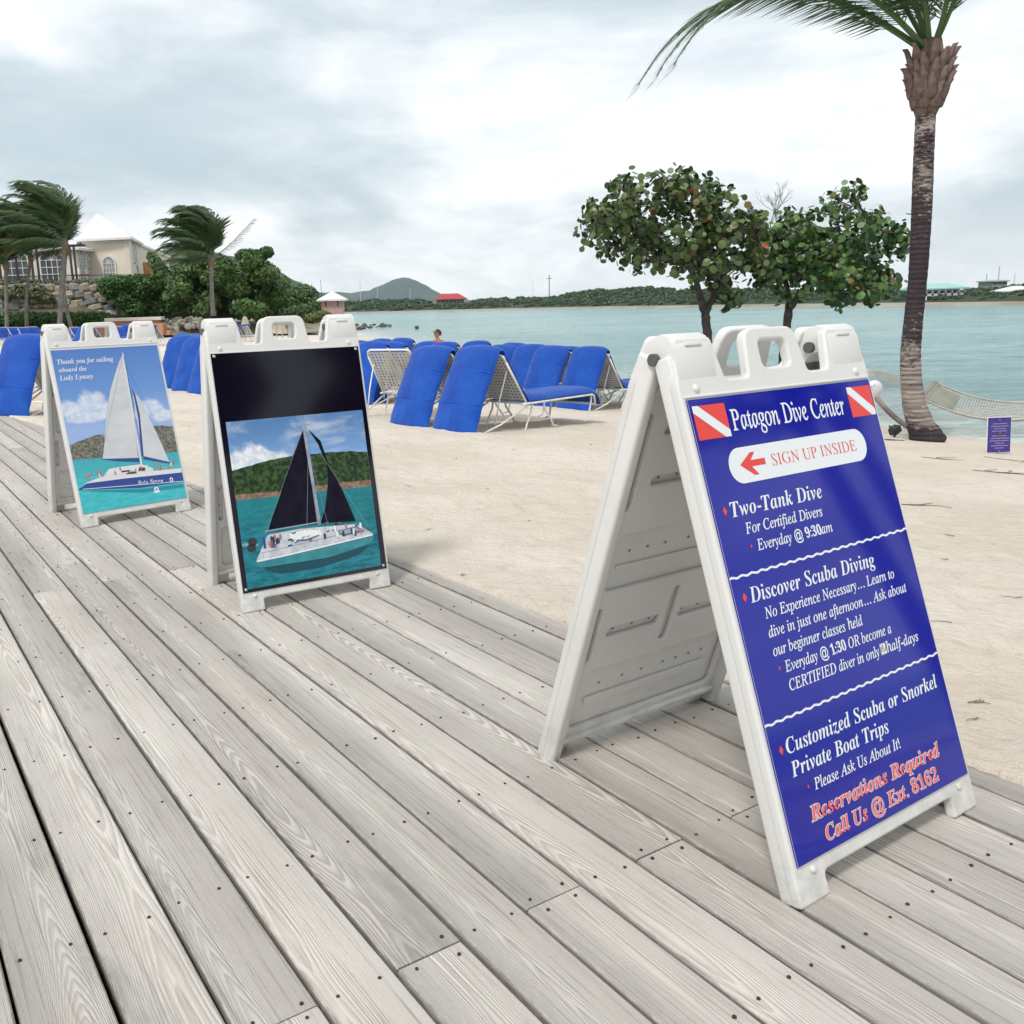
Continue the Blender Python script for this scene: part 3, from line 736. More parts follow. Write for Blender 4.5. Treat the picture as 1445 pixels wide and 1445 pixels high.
puffy('printed_hill', [(-0.302, 0.381), (-0.269, 0.3914), (-0.203, 0.406), (-0.1545, 0.4184), (-0.1085, 0.4172), (-0.10, 0.285), (-0.302, 0.29)][::-1], hl3, p3, OY + 0.0003, 0.004, 5)
puffy('printed_hill', [(0.17, 0.436), (0.242, 0.4315), (0.302, 0.421), (0.302, 0.26), (0.17, 0.27)][::-1], hl3, p3, OY + 0.0003, 0.004, 6)
wt3 = pm('print_turquoise_water', (0.035, 0.42, 0.47), (0.07, 0.50, 0.55), 14.0, sx=(1, 1, 4), z0=(0.16, 0.30), cz=(0.06, 0.36, 0.42))
shape('printed_water', [(-0.302, 0.002), (0.302, 0.002), (0.302, 0.271), (-0.302, 0.300)], wt3, p3, OY + 0.0006)
shape('printed_boat_shadow', [(-0.29, 0.128), (0.04, 0.088), (0.295, 0.080), (0.295, 0.060), (0.05, 0.066), (-0.20, 0.108)], mat('print_shadow_teal', (0.02, 0.24, 0.34), 0.3)[0], p3, OY + 0.0009)
sail3 = pm('print_white_sail', (0.60, 0.61, 0.62), (0.52, 0.54, 0.57), 5.0, sx=(1, 1, 3)); blu3 = mat('print_navy', (0.025, 0.06, 0.27), 0.3)[0]; wh3 = mat('print_white', (0.68, 0.68, 0.69), 0.3)[0]
shape('printed_sail', [(0.088, 0.861), (0.060, 0.82), (0.0342, 0.7731), (-0.0215, 0.663), (-0.0727, 0.5259), (-0.104, 0.40), (-0.1395, 0.2859), (0.0633, 0.2636), (0.078, 0.45), (0.087, 0.5848), (0.0924, 0.8363)], sail3, p3, OY + 0.0012)
shape('printed_sail', [(0.1027, 0.6605), (0.1387, 0.5987), (0.1668, 0.4987), (0.2007, 0.3783), (0.2402, 0.2131), (0.0908, 0.2678)], sail3, p3, OY + 0.0012)
shape('printed_boom', [(-0.1535, 0.287), (0.0737, 0.2645), (0.0728, 0.240), (-0.0565, 0.2603)], blu3, p3, OY + 0.0015)
shape('printed_sail_foot', [(0.0918, 0.2725), (0.2412, 0.2178), (0.2392, 0.2084), (0.0879, 0.2539)], blu3, p3, OY + 0.0015)
shape('printed_stay', [(0.1018, 0.6654), (0.1159, 0.6301), (0.1189, 0.5041), (0.0937, 0.2722), (0.0824, 0.2738), (0.1056, 0.4866), (0.106, 0.6)], blu3, p3, OY + 0.0018)
shape('printed_mast', [(0.0867, 0.8696), (0.0943, 0.869), (0.0757, 0.2129), (0.0652, 0.214)], wh3, p3, OY + 0.0018)
line('printed_rigging', (0.0925, 0.85), (0.089, 0.27), 0.0015, blu3, p3, OY + 0.0021)
shape('printed_deck', [(-0.2685, 0.163), (-0.1737, 0.1863), (-0.0335, 0.1874), (0.3001, 0.1742), (0.3001, 0.149), (-0.0385, 0.1605), (-0.24, 0.163)], wh3, p3, OY + 0.0018)
shape('printed_hull', [(-0.3010, 0.1386), (-0.2412, 0.1653), (-0.0385, 0.1610), (0.3015, 0.1504), (0.3015, 0.0935), (0.0429, 0.0957), (-0.3014, 0.1328)], blu3, p3, OY + 0.0015)
line('printed_hull_stripe', (-0.28, 0.1345), (0.3, 0.0965), 0.0035, wh3, p3, OY + 0.0021)
shape('printed_cabin', [(-0.1549, 0.186), (-0.1181, 0.2248), (-0.06, 0.2288), (0.0708, 0.2278), (0.1316, 0.1968), (0.1326, 0.1758), (-0.12, 0.184)], wh3, p3, OY + 0.0021)
dk3 = mat('print_dark', (0.03, 0.03, 0.04), 0.3)[0]; pk3 = mat('print_skin', (0.45, 0.22, 0.19), 0.3)[0]
for q in ([(-0.052, 0.2058), (0.0, 0.204), (-0.002, 0.196), (-0.048, 0.196)], [(-0.01, 0.1951), (0.035, 0.193), (0.033, 0.1794), (-0.03, 0.1827)], [(0.055, 0.212), (0.09, 0.205), (0.085, 0.186), (0.045, 0.190)]): shape('printed_window', q, dk3, p3, OY + 0.0024)
rg = random.Random(5)
for i in range(16):
    u = rg.uniform(-0.18, 0.27); v = 0.196 - (u + 0.18) * 0.02 + rg.uniform(-0.004, 0.028)
    shape('printed_sailor', [(u - 0.004, v - 0.011), (u + 0.004, v - 0.011), (u + 0.0045, v + 0.007), (u, v + 0.012), (u - 0.0045, v + 0.007)], [wh3, pk3, pk3, M['red_ink']][i % 4], p3, OY + 0.0027)
shape('printed_pennant', [(-0.2557, 0.206), (-0.2171, 0.2185), (-0.2206, 0.2006), (-0.254, 0.192)], pk3, p3, OY + 0.0024)
lettering('Thank you for sailing', 'boldit', -0.2810, 0.0300, 0.8270, 0.026, W_, p3, shear=-0.05, off=OY + 0.001)
lettering('aboard the', 'boldit', -0.2810, -0.1290, 0.7830, 0.024, W_, p3, shear=-0.05, off=OY + 0.001)
lettering('Lady Lynsey', 'boldit', -0.2850, -0.1020, 0.7380, 0.026, W_, p3, shear=-0.05, off=OY + 0.001)
lettering('Lady Lynsey', 'script', 0.0290, 0.1790, 0.1190, 0.019, W_, p3, off=OY + 0.0024, v1=0.114)
shape('printed_badge', rrect(0.219, 0.101, 0.239, 0.129, 0.009), wh3, p3, OY + 0.0024); shape('printed_badge', rrect(0.225, 0.107, 0.233, 0.121, 0.003), blu3, p3, OY + 0.0027)
for q in (rrect(0.117, 0.062, 0.143, 0.086, 0.008), [(0.108, 0.058), (0.115, 0.066), (0.145, 0.066), (0.152, 0.058), (0.13, 0.052)]): shape('printed_badge', q, W_, p3, OY + 0.0012)
for q in (rrect(0.125, 0.070, 0.135, 0.079, 0.003),): shape('printed_badge', q, blu3, p3, OY + 0.0015)

for a, b_ in (((0.09, 0.862), (-0.15, 0.288)), ((0.092, 0.80), (0.29, 0.20)), ((0.09, 0.55), (0.06, 0.27)), ((-0.10, 0.188), (-0.06, 0.255))): line('printed_rigging', a, b_, 0.0009, gr3 if 'gr3' in dir() else blu3, p3, OY + 0.0022)
for i in range(12): line('printed_rail', (-0.22 + i * 0.043, 0.168 + 0.0015 * (i > 3)), (-0.22 + i * 0.043, 0.196), 0.0010, wh3, p3, OY + 0.0024)
line('printed_rail', (-0.24, 0.192), (0.29, 0.190), 0.0010, wh3, p3, OY + 0.0025)
# --- board 2 : black sailed catamaran poster
t2, loc, rot = sandwich_board(*B2, 'middle white sandwich board, black poster of a catamaran with black sails')
p2 = poster(t2, loc, rot, 0.614, 0.922, M['black_panel'])
pc, tt_, bb_ = mat('print_blue_sky', (0.2, 0.4, 0.7), 0.25, 0.4)
o_ = tt_.coord('Object'); x_, y_, z_ = tt_.xyz(o_)
nn_ = tt_.noise(tt_.map(o_, (3.0, 1, 9.0)), 1.6, 6, 0.6, 0.6)
c_ = tt_.mix(tt_.mr(nn_, 0.42, 0.72, 0, 0.8), tt_.mix(tt_.mr(z_, 0.45, 0.66), (0.19, 0.36, 0.66), (0.085, 0.20, 0.42)), (0.50, 0.56, 0.66))
c_ = soft_clouds(tt_, x_, z_, [(-0.25, 0.50, 0.08, 0.07), (-0.20, 0.52, 0.08, 0.06), (-0.13, 0.49, 0.12, 0.05), (-0.27, 0.47, 0.06, 0.06)], o_, c_, ((0.80, 0.82, 0.86), (0.52, 0.58, 0.68)), 18.0)
tt_.put(bb_.inputs['Base Color'], c_)
shape('printed_picture', [(-0.2885, 0.0135), (0.2825, 0.0155), (0.2890, 0.6580), (-0.2849, 0.6565)], pc, p2, OY)
hg = pm('print_green_hill', (0.006, 0.022, 0.008), (0.045, 0.095, 0.025), 62.0, lo=0.42, hi=0.60)
puffy('printed_hill', [(-0.2860, 0.4700), (-0.2069, 0.482), (-0.1321, 0.4949), (-0.0572, 0.4995), (0.0758, 0.5004), (0.212, 0.4941), (0.2860, 0.4834), (0.2850, 0.34), (-0.2870, 0.35)][::-1], hg, p2, OY + 0.0006, 0.003, 9)
puffy('printed_rocky_shore', [(-0.2865, 0.378), (-0.2, 0.372), (-0.05, 0.366), (0.12, 0.372), (0.285, 0.368), (0.2845, 0.34), (-0.2870, 0.352)][::-1], pm('print_brown_rock', (0.16, 0.09, 0.06), (0.30, 0.20, 0.15), 60.0), p2, OY + 0.0009, 0.005, 10)
wt2 = pm('print_teal_water', (0.003, 0.10, 0.15), (0.015, 0.22, 0.27), 13.0, sx=(1, 1, 3.5), lo=0.35, hi=0.65)
t_ = NT(wt2.node_tree); b__ = wt2.node_tree.nodes['Principled BSDF']; src = b__.inputs['Base Color'].links[0].from_socket; oo = t_.coord('Object'); xx_, yy_, zz_ = t_.xyz(oo)
cc_ = t_.mix(t_.mr(t_.noise(t_.map(oo, (1, 1, 5)), 45.0, 5, 0.7), 0.5, 0.72, 0, 0.5), src, (0.05, 0.36, 0.40))
cc_ = t_.mix(t_.mr(t_.noise(t_.map(oo, (1, 1, 6)), 90.0, 4, 0.7), 0.62, 0.78, 0, 0.5), cc_, (0.25, 0.50, 0.55))
cc_ = t_.mix(t_.mr(zz_, 0.15, 0.34, 0, 0.6), cc_, (0.01, 0.20, 0.22)); t_.put(b__.inputs['Base Color'], cc_)
shape('printed_water', [(-0.2885, 0.0135), (0.2825, 0.0155), (0.2858, 0.3440), (-0.2868, 0.3561)], wt2, p2, OY + 0.0012)
shape('printed_boat_shadow', roundpoly([(-0.23, 0.088), (0.05, 0.085), (0.25, 0.108), (0.2, 0.075), (0.02, 0.048), (-0.16, 0.05)], 0.04), mat('print_deep_teal', (0.004, 0.06, 0.09), 0.3)[0], p2, OY + 0.0015)
shape('printed_wake', [(-0.286, 0.19), (-0.23, 0.186), (-0.22, 0.172), (-0.286, 0.178)], pm('print_foam', (0.30, 0.45, 0.5), (0.08, 0.28, 0.34), 60.0), p2, OY + 0.0015)
bks = pm('print_black_sail', (0.004, 0.003, 0.010), (0.010, 0.008, 0.02), 14.0); bks.node_tree.nodes['Principled BSDF'].inputs['Specular IOR Level'].default_value = 0.15
shape('printed_sail', [(0.0202, 0.598), (0.0262, 0.4274), (0.0273, 0.2218), (-0.08, 0.228), (-0.1777, 0.2222), (-0.150, 0.28), (-0.113, 0.3477), (-0.0388, 0.4974)], bks, p2, OY + 0.0018)
shape('printed_sail', [(0.0415, 0.6015), (0.0876, 0.5507), (0.1115, 0.4486), (0.1575, 0.3343), (0.1959, 0.2105), (0.0414, 0.2229), (0.070, 0.28), (0.084, 0.33), (0.0987, 0.3913), (0.1017, 0.4492), (0.0761, 0.5384)], bks, p2, OY + 0.0018)
shape('printed_mast', [(0.0192, 0.6262), (0.0324, 0.6259), (0.0437, 0.2184), (0.0305, 0.2171)], pm('print_mast_grey', (0.22, 0.25, 0.32), (0.34, 0.38, 0.46), 20.0), p2, OY + 0.0021)
whp = pm('print_boat_white', (0.62, 0.64, 0.68), (0.42, 0.46, 0.52), 22.0)
shape('printed_hull_side', roundpoly([(-0.2517, 0.0972), (-0.2359, 0.116), (-0.1346, 0.1178), (0.0177, 0.1255), (0.2699, 0.1447), (0.2535, 0.1147), (0.15, 0.096), (0.0502, 0.0831), (-0.2125, 0.0863)], 0.03), pm('print_hull_teal', (0.03, 0.20, 0.24), (0.05, 0.27, 0.31), 16.0), p2, OY + 0.0018)
shape('printed_deck', roundpoly([(-0.2454, 0.1092), (-0.2219, 0.1446), (-0.1848, 0.2087), (-0.0445, 0.2142), (0.1958, 0.1989), (0.2703, 0.1465), (0.018, 0.1262), (-0.1349, 0.1151)], 0.015), whp, p2, OY + 0.0021)
gr2 = mat('print_grey', (0.12, 0.13, 0.16), 0.3)[0]; mg2 = mat('print_mid_grey', (0.32, 0.36, 0.42), 0.3)[0]; wb2 = mat('print_bright_white', (0.78, 0.79, 0.8), 0.3)[0]
shape('printed_cabin', [(-0.0953, 0.2007), (-0.02, 0.2072), (0.0349, 0.1972), (0.0449, 0.178), (-0.03, 0.165), (-0.0901, 0.1703)], wb2, p2, OY + 0.0024)
shape('printed_window', [(-0.09, 0.176), (-0.03, 0.170), (0.03, 0.180), (0.03, 0.175), (-0.03, 0.162), (-0.09, 0.168)], gr2, p2, OY + 0.0027)
shape('printed_net', [(0.1046, 0.183), (0.1944, 0.1909), (0.2309, 0.1642), (0.1307, 0.158)], gr2, p2, OY + 0.0024)
shape('printed_net', [(0.112, 0.180), (0.190, 0.187), (0.213, 0.171), (0.134, 0.165)], mg2, p2, OY + 0.0027)
for i in range(15): line('printed_rail', (-0.21 + i * 0.032, 0.125 + i * 0.0022), (-0.21 + i * 0.032, 0.145 + i * 0.0022), 0.0014, mg2, p2, OY + 0.0024)
line('printed_rail', (-0.215, 0.143), (0.25, 0.176), 0.0014, gr2, p2, OY + 0.0027)
for i in range(26):
    u = rg.choice([rg.uniform(-0.21, -0.09), rg.uniform(0.03, 0.22), rg.uniform(-0.21, -0.13)]); v = 0.165 + rg.uniform(-0.008, 0.032)
    shape('printed_sailor', [(u - 0.0045, v - 0.012), (u + 0.0045, v - 0.012), (u + 0.005, v + 0.006), (u, v + 0.013), (u - 0.005, v + 0.006)], [dk3, pk3, wb2, blu3][i % 4], p2, OY + 0.0030)
for u, v in ((-0.245, 0.19), (-0.252, 0.168)): shape('printed_tyre', rrect(u - 0.017, v - 0.015, u + 0.017, v + 0.015, 0.012), dk3, p2, OY + 0.0024)
for a, b_ in (((0.027, 0.615), (-0.19, 0.215)), ((0.03, 0.60), (0.255, 0.165)), ((0.03, 0.55), (0.075, 0.19)), ((0.028, 0.5), (-0.02, 0.20))): line('printed_rigging', a, b_, 0.0010, mg2, p2, OY + 0.0024)
shape('printed_highlight', [(-0.235, 0.118), (-0.13, 0.121), (0.02, 0.131), (0.262, 0.148), (0.262, 0.143), (0.02, 0.1255), (-0.13, 0.1155), (-0.238, 0.112)], wb2, p2, OY + 0.0031)
rgp = random.Random(44)
for i in range(22):
    u = rgp.uniform(-0.2, 0.22); v = 0.150 + rgp.uniform(0, 0.05) + 0.02 * (u > 0); wd = rgp.uniform(0.006, 0.022); hh = rgp.uniform(0.003, 0.008)
    shape('printed_detail', [(u, v), (u + wd, v + 0.002), (u + wd, v + 0.002 + hh), (u, v + hh)], rgp.choice([gr2, mg2, dk3, wb2, blu3]), p2, OY + 0.0029)
line('printed_boom', (-0.19, 0.224), (0.04, 0.229), 0.0045, mg2, p2, OY + 0.0021)
for u, v in ((-0.2950, 0.9080), (0.2950, 0.9080), (0.2930, 0.0130), (-0.2950, 0.0130)):
    MB().ball((u, -0.003, v), (0.0062, 0.003, 0.0062), 12, 6).obj('screw', M['steel'], p2, smooth=True)

# ------------------------------------------------------------------ beach loungers
def Lm(name, b, m, bev=0.0, smooth=False):
    me = b.mesh(name, m, smooth)
    if bev: bevel_mesh(me, bev, 2); me.polygons.foreach_set('use_smooth', [True] * len(me.polygons)); me.set_sharp_from_angle(angle=R(40))
    return me
HW = 0.31; SZ = 0.31
def frame_mesh():
    b = MB(); r = 0.0135
    for s in (-1, 1):
        b.tube([(-0.08, s * HW, SZ), (1.22, s * HW, SZ), (1.26, s * HW, SZ - 0.02), (1.29, s * HW * 0.99, SZ - 0.12)], r, 8)
        b.tube([(-0.02, s * HW, SZ + 0.02), (-0.36, s * HW, 0.80)], r, 8)
    b.tube([(-0.36, -HW, 0.80), (-0.385, -HW * 0.95, 0.855), (-0.40, -HW * 0.82, 0.875), (-0.40, HW * 0.82, 0.875), (-0.385, HW * 0.95, 0.855), (-0.36, HW, 0.80)], r, 8)
    b.tube([(1.29, -HW, SZ - 0.12), (1.29, HW, SZ - 0.12)], r, 8)
    b.tube([(0.0, -HW, SZ), (0.0, HW, SZ)], r, 8)
    return b.mesh('frame', M['frame'], True)
def leg_mesh(s, x0, x1):
    b = MB(); b.tube([(x0, s * (HW - 0.01), SZ), (x0 + (x1 - x0) * 0.15, s * (HW - 0.01), SZ - 0.10), (x0 + (x1 - x0) * 0.8, s * (HW - 0.01), 0.08), (x1, s * (HW - 0.01), 0.012), (x1 + (0.08 if x1 > x0 else -0.08), s * (HW - 0.01), 0.0)], 0.012, 7)
    return b.mesh('leg', M['frame'], True)
def base_mesh():
    b = MB()
    for s in (-1, 1): b.tube([(-0.84, s * HW, 0.03), (-0.45, s * HW, 0.12), (0.02, s * HW, 0.29)], 0.011, 7)
    b.tube([(-0.84, -HW, 0.03), (-0.84, HW, 0.03)], 0.011, 7)
    return b.mesh('base_rail', M['frame'], True)
def prop_mesh(s):
    b = MB(); b.tube([(-0.30, s * 0.27, 0.70), (-0.42, s * 0.27, 0.40), (-0.50, s * 0.27, 0.12)], 0.009, 6)
    return b.mesh('prop', M['frame'], True)
def lerp3(a, b, t): return Vector(a) * (1 - t) + Vector(b) * t
def web_mesh(A, B, n1, n2, w, up):
    """basket weave of flat straps between edge A (pair of ends) and B."""
    b = MB(); A0, A1 = map(Vector, A); B0, B1 = map(Vector, B)
    nrm = (A1 - A0).cross(B0 - A0).normalized()
    for i in range(n1):
        t_ = (i + 0.5) / n1; p = A0.lerp(B0, t_); q = A1.lerp(B1, t_); dv = (B0 - A0).normalized() * w / 2
        o = nrm * 0.003
        b.add([p - dv + o, q - dv + o, q + dv + o, p + dv + o], [(0, 1, 2, 3)])
    for i in range(n2):
        t_ = (i + 0.5) / n2; p = A0.lerp(A1, t_); q = B0.lerp(B1, t_); dv = (A1 - A0).normalized() * w / 2
        o = nrm * -0.001
        b.add([p - dv + o, q - dv + o, q + dv + o, p + dv + o], [(0, 1, 2, 3)])
    me = bpy.data.meshes.new('webbing'); me.from_pydata(b.v, [], b.f); me.update(); me.materials.append(M['strap']); return me
def sheet_mesh(name, path, hw, bulge, th, m, taper=None, n2=14, crease=0):
    """padded sheet following a path in the x-z plane, bulging outwards across its width."""
    P = [Vector(p) for p in path]; n = len(P); V = []; nrm = []
    for i in range(n):
        tn = (P[min(i + 1, n - 1)] - P[max(i - 1, 0)]).normalized(); nrm.append(Vector((-tn.z, 0, tn.x)))
    for layer in (0, 1):
        for i in range(n):
            hwi = hw * (taper[i] if taper else 1)
            for j in range(n2 + 1):
                s = -1 + 2 * j / n2
                q = bulge * (1 - abs(s) ** 2.2) * (min(1, 0.25 + (n - 1 - i) / 9) if name == 'hanging_cushion' else 1) + (th if layer == 0 else 0) * (1 - 0.9 * abs(s) ** 8) * (1 if 0 < i < n - 1 else 0.4)
                if crease: q += 0.014 * (float(fbm(s * 1.6 + crease * 7.7, i * 0.23 + crease * 3.1, 3)) - 0.42) + 0.003 * math.sin(i * 1.1 + crease + 2.0 * s) * (0.3 + abs(s))
                V.append(P[i] + Vector((0, s * hwi * (1 + (0.007 * math.sin(i * 0.7 + crease * 2) if crease else 0)), 0)) + nrm[i] * q)
    Fs = []; k = n2 + 1; o = n * k
    for i in range(n - 1):
        for j in range(n2):
            a = i * k + j; Fs.append((a, a + 1, a + k + 1, a + k)); Fs.append((o + a, o + a + k, o + a + k + 1, o + a + 1))
    for i in range(n - 1):
        a = i * k; Fs.append((a, a + k, o + a + k, o + a)); a = i * k + n2; Fs.append((a, o + a, o + a + k, a + k))
    for j in range(n2):
        Fs.append((j, o + j, o + j + 1, j + 1)); a = (n - 1) * k + j; Fs.append((a, a + 1, o + a + 1, o + a))
    b = MB().add(V, Fs); me = b.mesh(name, m, True); me.set_sharp_from_angle(angle=R(60)); return me
def interp_path(pts, n):
    pts = [Vector(p) for p in pts]; L = [0]
    for a, b in zip(pts, pts[1:]): L.append(L[-1] + (b - a).length)
    out = []
    for i in range(n):
        d = L[-1] * i / (n - 1)
        for j in range(len(L) - 1):
            if d <= L[j + 1] + 1e-9: out.append(pts[j].lerp(pts[j + 1], (d - L[j]) / (L[j + 1] - L[j]))); break
    return out
# panel that hangs from the top of the backrest down to the sand behind
pth = interp_path([(-0.335, 0, 0.85), (-0.355, 0, 0.895), (-0.41, 0, 0.912), (-0.47, 0, 0.87), (-0.69, 0, 0.46), (-0.83, 0, 0.14), (-0.87, 0, 0.012)], 26)
pth = [Vector((p.x, 0, p.z)) for p in pth]
tap = [0.86, 0.86, 0.87, 0.90, 0.95, 0.99, 1.0] + [1.0] * 16 + [1.01, 1.02, 1.02]
covers_me = [sheet_mesh('hanging_cushion', pth[::-1], 0.345, 0.050, 0.035, M['fabric'], tap[::-1], crease=q_) for q_ in (1, 2, 3, 4)]; cover_me = covers_me[0]
seam_mes = []
for sfrac in (9, 17):
    seam_b = MB()
    p0 = pth[sfrac]; tn = (pth[sfrac + 1] - pth[sfrac - 1]).normalized(); nr = Vector((tn.z, 0, -tn.x)); 
    if nr.x > 0: nr = -nr
    seam_b.tube([p0 + Vector((0, s / 10 * 0.335, 0)) + nr * (0.050 * (1 - abs(s / 10) ** 2.2) + 0.035 + 0.0005) for s in range(-10, 11)], 0.004, 5); seam_mes.append(seam_b.mesh('seam', M['seam'], True))
seat_me = sheet_mesh('seat_cushion', interp_path([(1.38, 0, SZ - 0.14), (1.34, 0, SZ - 0.02), (1.25, 0, SZ + 0.02), (0.9, 0, SZ + 0.025), (0.45, 0, SZ + 0.02), (0.03, 0, SZ + 0.03)], 18)[::-1], 0.32, 0.012, 0.06, M['fabric'])
backc_me = sheet_mesh('back_cushion', interp_path([(0.03, 0, SZ + 0.04), (-0.17, 0, 0.58), (-0.335, 0, 0.84)], 12)[::-1], 0.31, 0.01, 0.055, M['fabric'])
flat_me = sheet_mesh('rolled_cushion', interp_path([(-0.60, 0, 0.84), (-0.52, 0, 0.90), (-0.40, 0, 0.92), (-0.26, 0, 0.88), (-0.22, 0, 0.80)], 12)[::-1], 0.34, 0.02, 0.06, M['fabric'])
frame_me, base_me = frame_mesh(), base_mesh()
legs_me = [leg_mesh(s, x0, x1) for s in (-1, 1) for x0, x1 in ((0.10, -0.02), (0.30, 0.48), (1.22, 1.16))]
props_me = [prop_mesh(s) for s in (-1, 1)]
webb_me = web_mesh(((-0.015, -HW, SZ + 0.03), (-0.015, HW, SZ + 0.03)), ((-0.385, -HW * 0.97, 0.85), (-0.385, HW * 0.97, 0.85)), 14, 12, 0.028, 1)
webs_me = web_mesh(((0.02, -HW, SZ), (0.02, HW, SZ)), ((1.22, -HW, SZ), (1.22, HW, SZ)), 20, 12, 0.028, 1)
knob = MB().ball((-0.49, -0.30, 0.83), 0.017, 8, 6).mesh('strap_knob', M['frame'], True)
def lounger_proto(name, cover, seat, backc, flat=False):
    t = empty(name)
    tag(t, 'x', 'beach lounger', 'blue cushioned loungers on the sand')
    link('frame', frame_me, t); link('base_rail', base_me, t)
    for m_ in legs_me: link('leg', m_, t)
    for m_ in props_me: link('prop', m_, t)
    tag(link('webbing', webb_me, t), kind='stuff'); tag(link('webbing', webs_me, t), kind='stuff')
    if cover:
        c = link('hanging_cushion', cover_me, t); [link('seam', q_, c) for q_ in seam_mes]; link('strap_knob', knob, c)
    if seat: link('seat_cushion', seat_me, t)
    if backc: link('back_cushion', backc_me, t)
    if flat: link('folded_cushion', flat_me, t)
    return t
protos = {'A': ('beach_lounger', 1, 0, 1, 0), 'B': ('beach_lounger', 1, 1, 1, 0), 'C': ('beach_lounger', 0, 1, 1, 0), 'D': ('beach_lounger', 0, 0, 0, 0), 'E': ('beach_lounger', 0, 0, 0, 1)}
made = {}
def lounger(kind, px, py, phi, label, scale=1.0, anchor=(-0.87, 0)):
    """anchor point of the lounger (its hanging panel's foot, by default) stands on the sand seen at px, py"""
    if kind not in made: made[kind] = o = lounger_proto(*protos[kind])
    else: o = copy_tree(made[kind])
    g = ground(px, py); a = R(phi); ax = Vector((math.cos(a), math.sin(a), 0)); ay = Vector((-math.sin(a), math.cos(a), 0))
    c = g - ax * anchor[0] * scale - ay * anchor[1] * scale
    z = float(sandz(c.x, c.y)) - 0.012
    o.location = (c.x, c.y, z); o.rotation_euler = (0, 0, a); o.scale = (scale,) * 3
    lr = random.Random(int(px * 3 + py)); 
    for ch in o.children:
        if ch.name.startswith('hanging_cushion'): ch.data = lr.choice(covers_me); ch.scale = (lr.uniform(0.96, 1.05), lr.uniform(0.95, 1.02), lr.uniform(0.97, 1.02))
    o['label'] = label; return o
LG = [
 ('A', 572, 598, 40, 'second large blue draped lounger from the middle sign board, left of its twin'),
 ('B', 641, 607, 43, 'nearest large blue draped lounger with its seat stretching right across the sand'),
 ('A', 606, 556, 47, 'draped lounger half hidden behind and between the two largest blue ones'),
 ('A', 688, 560, 47, 'draped lounger whose rounded top shows just right behind the nearest large one'),
 ('A', 728, 566, 45, 'left one of the close pair of blue draped loungers behind the long seat'),
 ('A', 757, 572, 43, 'right one of the close pair of blue draped loungers behind the long seat'),
 ('B', 806, 578, 42, 'rightmost blue draped lounger beside the dive sign, seat pointing right'),
 ('A', 518, 545, 46, 'small draped lounger just right of the middle sign board, left of two slim ones'),
 ('A', 548, 543, 46, 'slim draped lounger standing behind the bare white lattice backrest'),
 ('A', 500, 570, 52, 'lounger partly hidden by the right edge of the middle sign board'),
 ('D', 551, 590, 62, 'bare white lounger showing its lattice backrest without a cushion'),
 ('A', 528, 566, 46, 'draped lounger low between the middle sign board and the bare lattice backrest'),
 ('C', 866, 571, 2, 'lounger with a blue seat tucked beside the near dive board, rightmost in the row'),
 ('A', 478, 560, 50, 'draped lounger behind the middle sign board with only its right edge showing'),
 ('A', 586, 550, 50, 'draped lounger showing its top left of the seated bather'),
 ('A', 706, 553, 48, 'draped lounger squeezed behind the long blue seat, left of the close pair'),
 ('A', 780, 566, 46, 'draped lounger peeping out between the close pair and the rightmost draped one'),
 ('A', 655, 548, 50, 'draped lounger far back in the gap between the two largest blue ones'),
 ('A', 241, 548, 64, 'blue draped lounger right beside the pale catamaran poster sign'),
 ('A', 262, 552, 60, 'blue draped lounger between the pale poster sign and the black poster sign, second'),
 ('A', 285, 556, 58, 'blue draped lounger whose right half hides behind the black poster sign'),
 ('A', 236, 530, 40, 'draped lounger just behind the first of the three between the two poster signs'),
 ('E', 262, 520, 30, 'lounger with its cushion folded flat over the top behind the draped three'),
 ('A', 8, 588, 66, 'large blue draped lounger cut by the left edge of the photo'),
 ('D', 34, 588, 78, 'white lounger frame with long low side rails left of the pale sign'),
 ('E', 50, 566, 78, 'lounger with a rolled blue cushion on top just left of the pale sign'),
]
for k_, px, py, ph, lb in LG: lounger(k_, px, py, ph, lb, anchor=(-0.4, 0) if 'lattice backrest without' in lb else (0.0, 0) if 'tucked' in lb else (-0.87, 0))
ORD = ['leftmost', 'second', 'third', 'fourth', 'fifth', 'sixth', 'seventh', 'eighth', 'ninth', 'tenth', 'eleventh', 'twelfth', 'thirteenth', 'fourteenth', 'fifteenth']; far_n = 0
for px, py, ph, kk in ((2, 487, -25, 'C'), (14, 486, -25, 'C'), (28, 486, -28, 'C'), (42, 486, -28, 'C'), (56, 485, -28, 'C'), (98, 487, -25, 'C'), (116, 487, -25, 'C'), (133, 490, 50, 'A'), (143, 490, 50, 'A'), (166, 486, -28, 'C'), (176, 486, -28, 'C'), (188, 485, 60, 'A'), (226, 487, 60, 'A'), (340, 482, 50, 'A'), (352, 482, 55, 'E')):
    o = lounger(kk, px, py, ph, 'small blue lounger in the far row below the palms, ' + (ORD[far_n] + ' from the left' if far_n else 'leftmost of them'), 1.0, (0, 0)); far_n += 1
    o['group'] = 'far row of blue loungers below the palms'

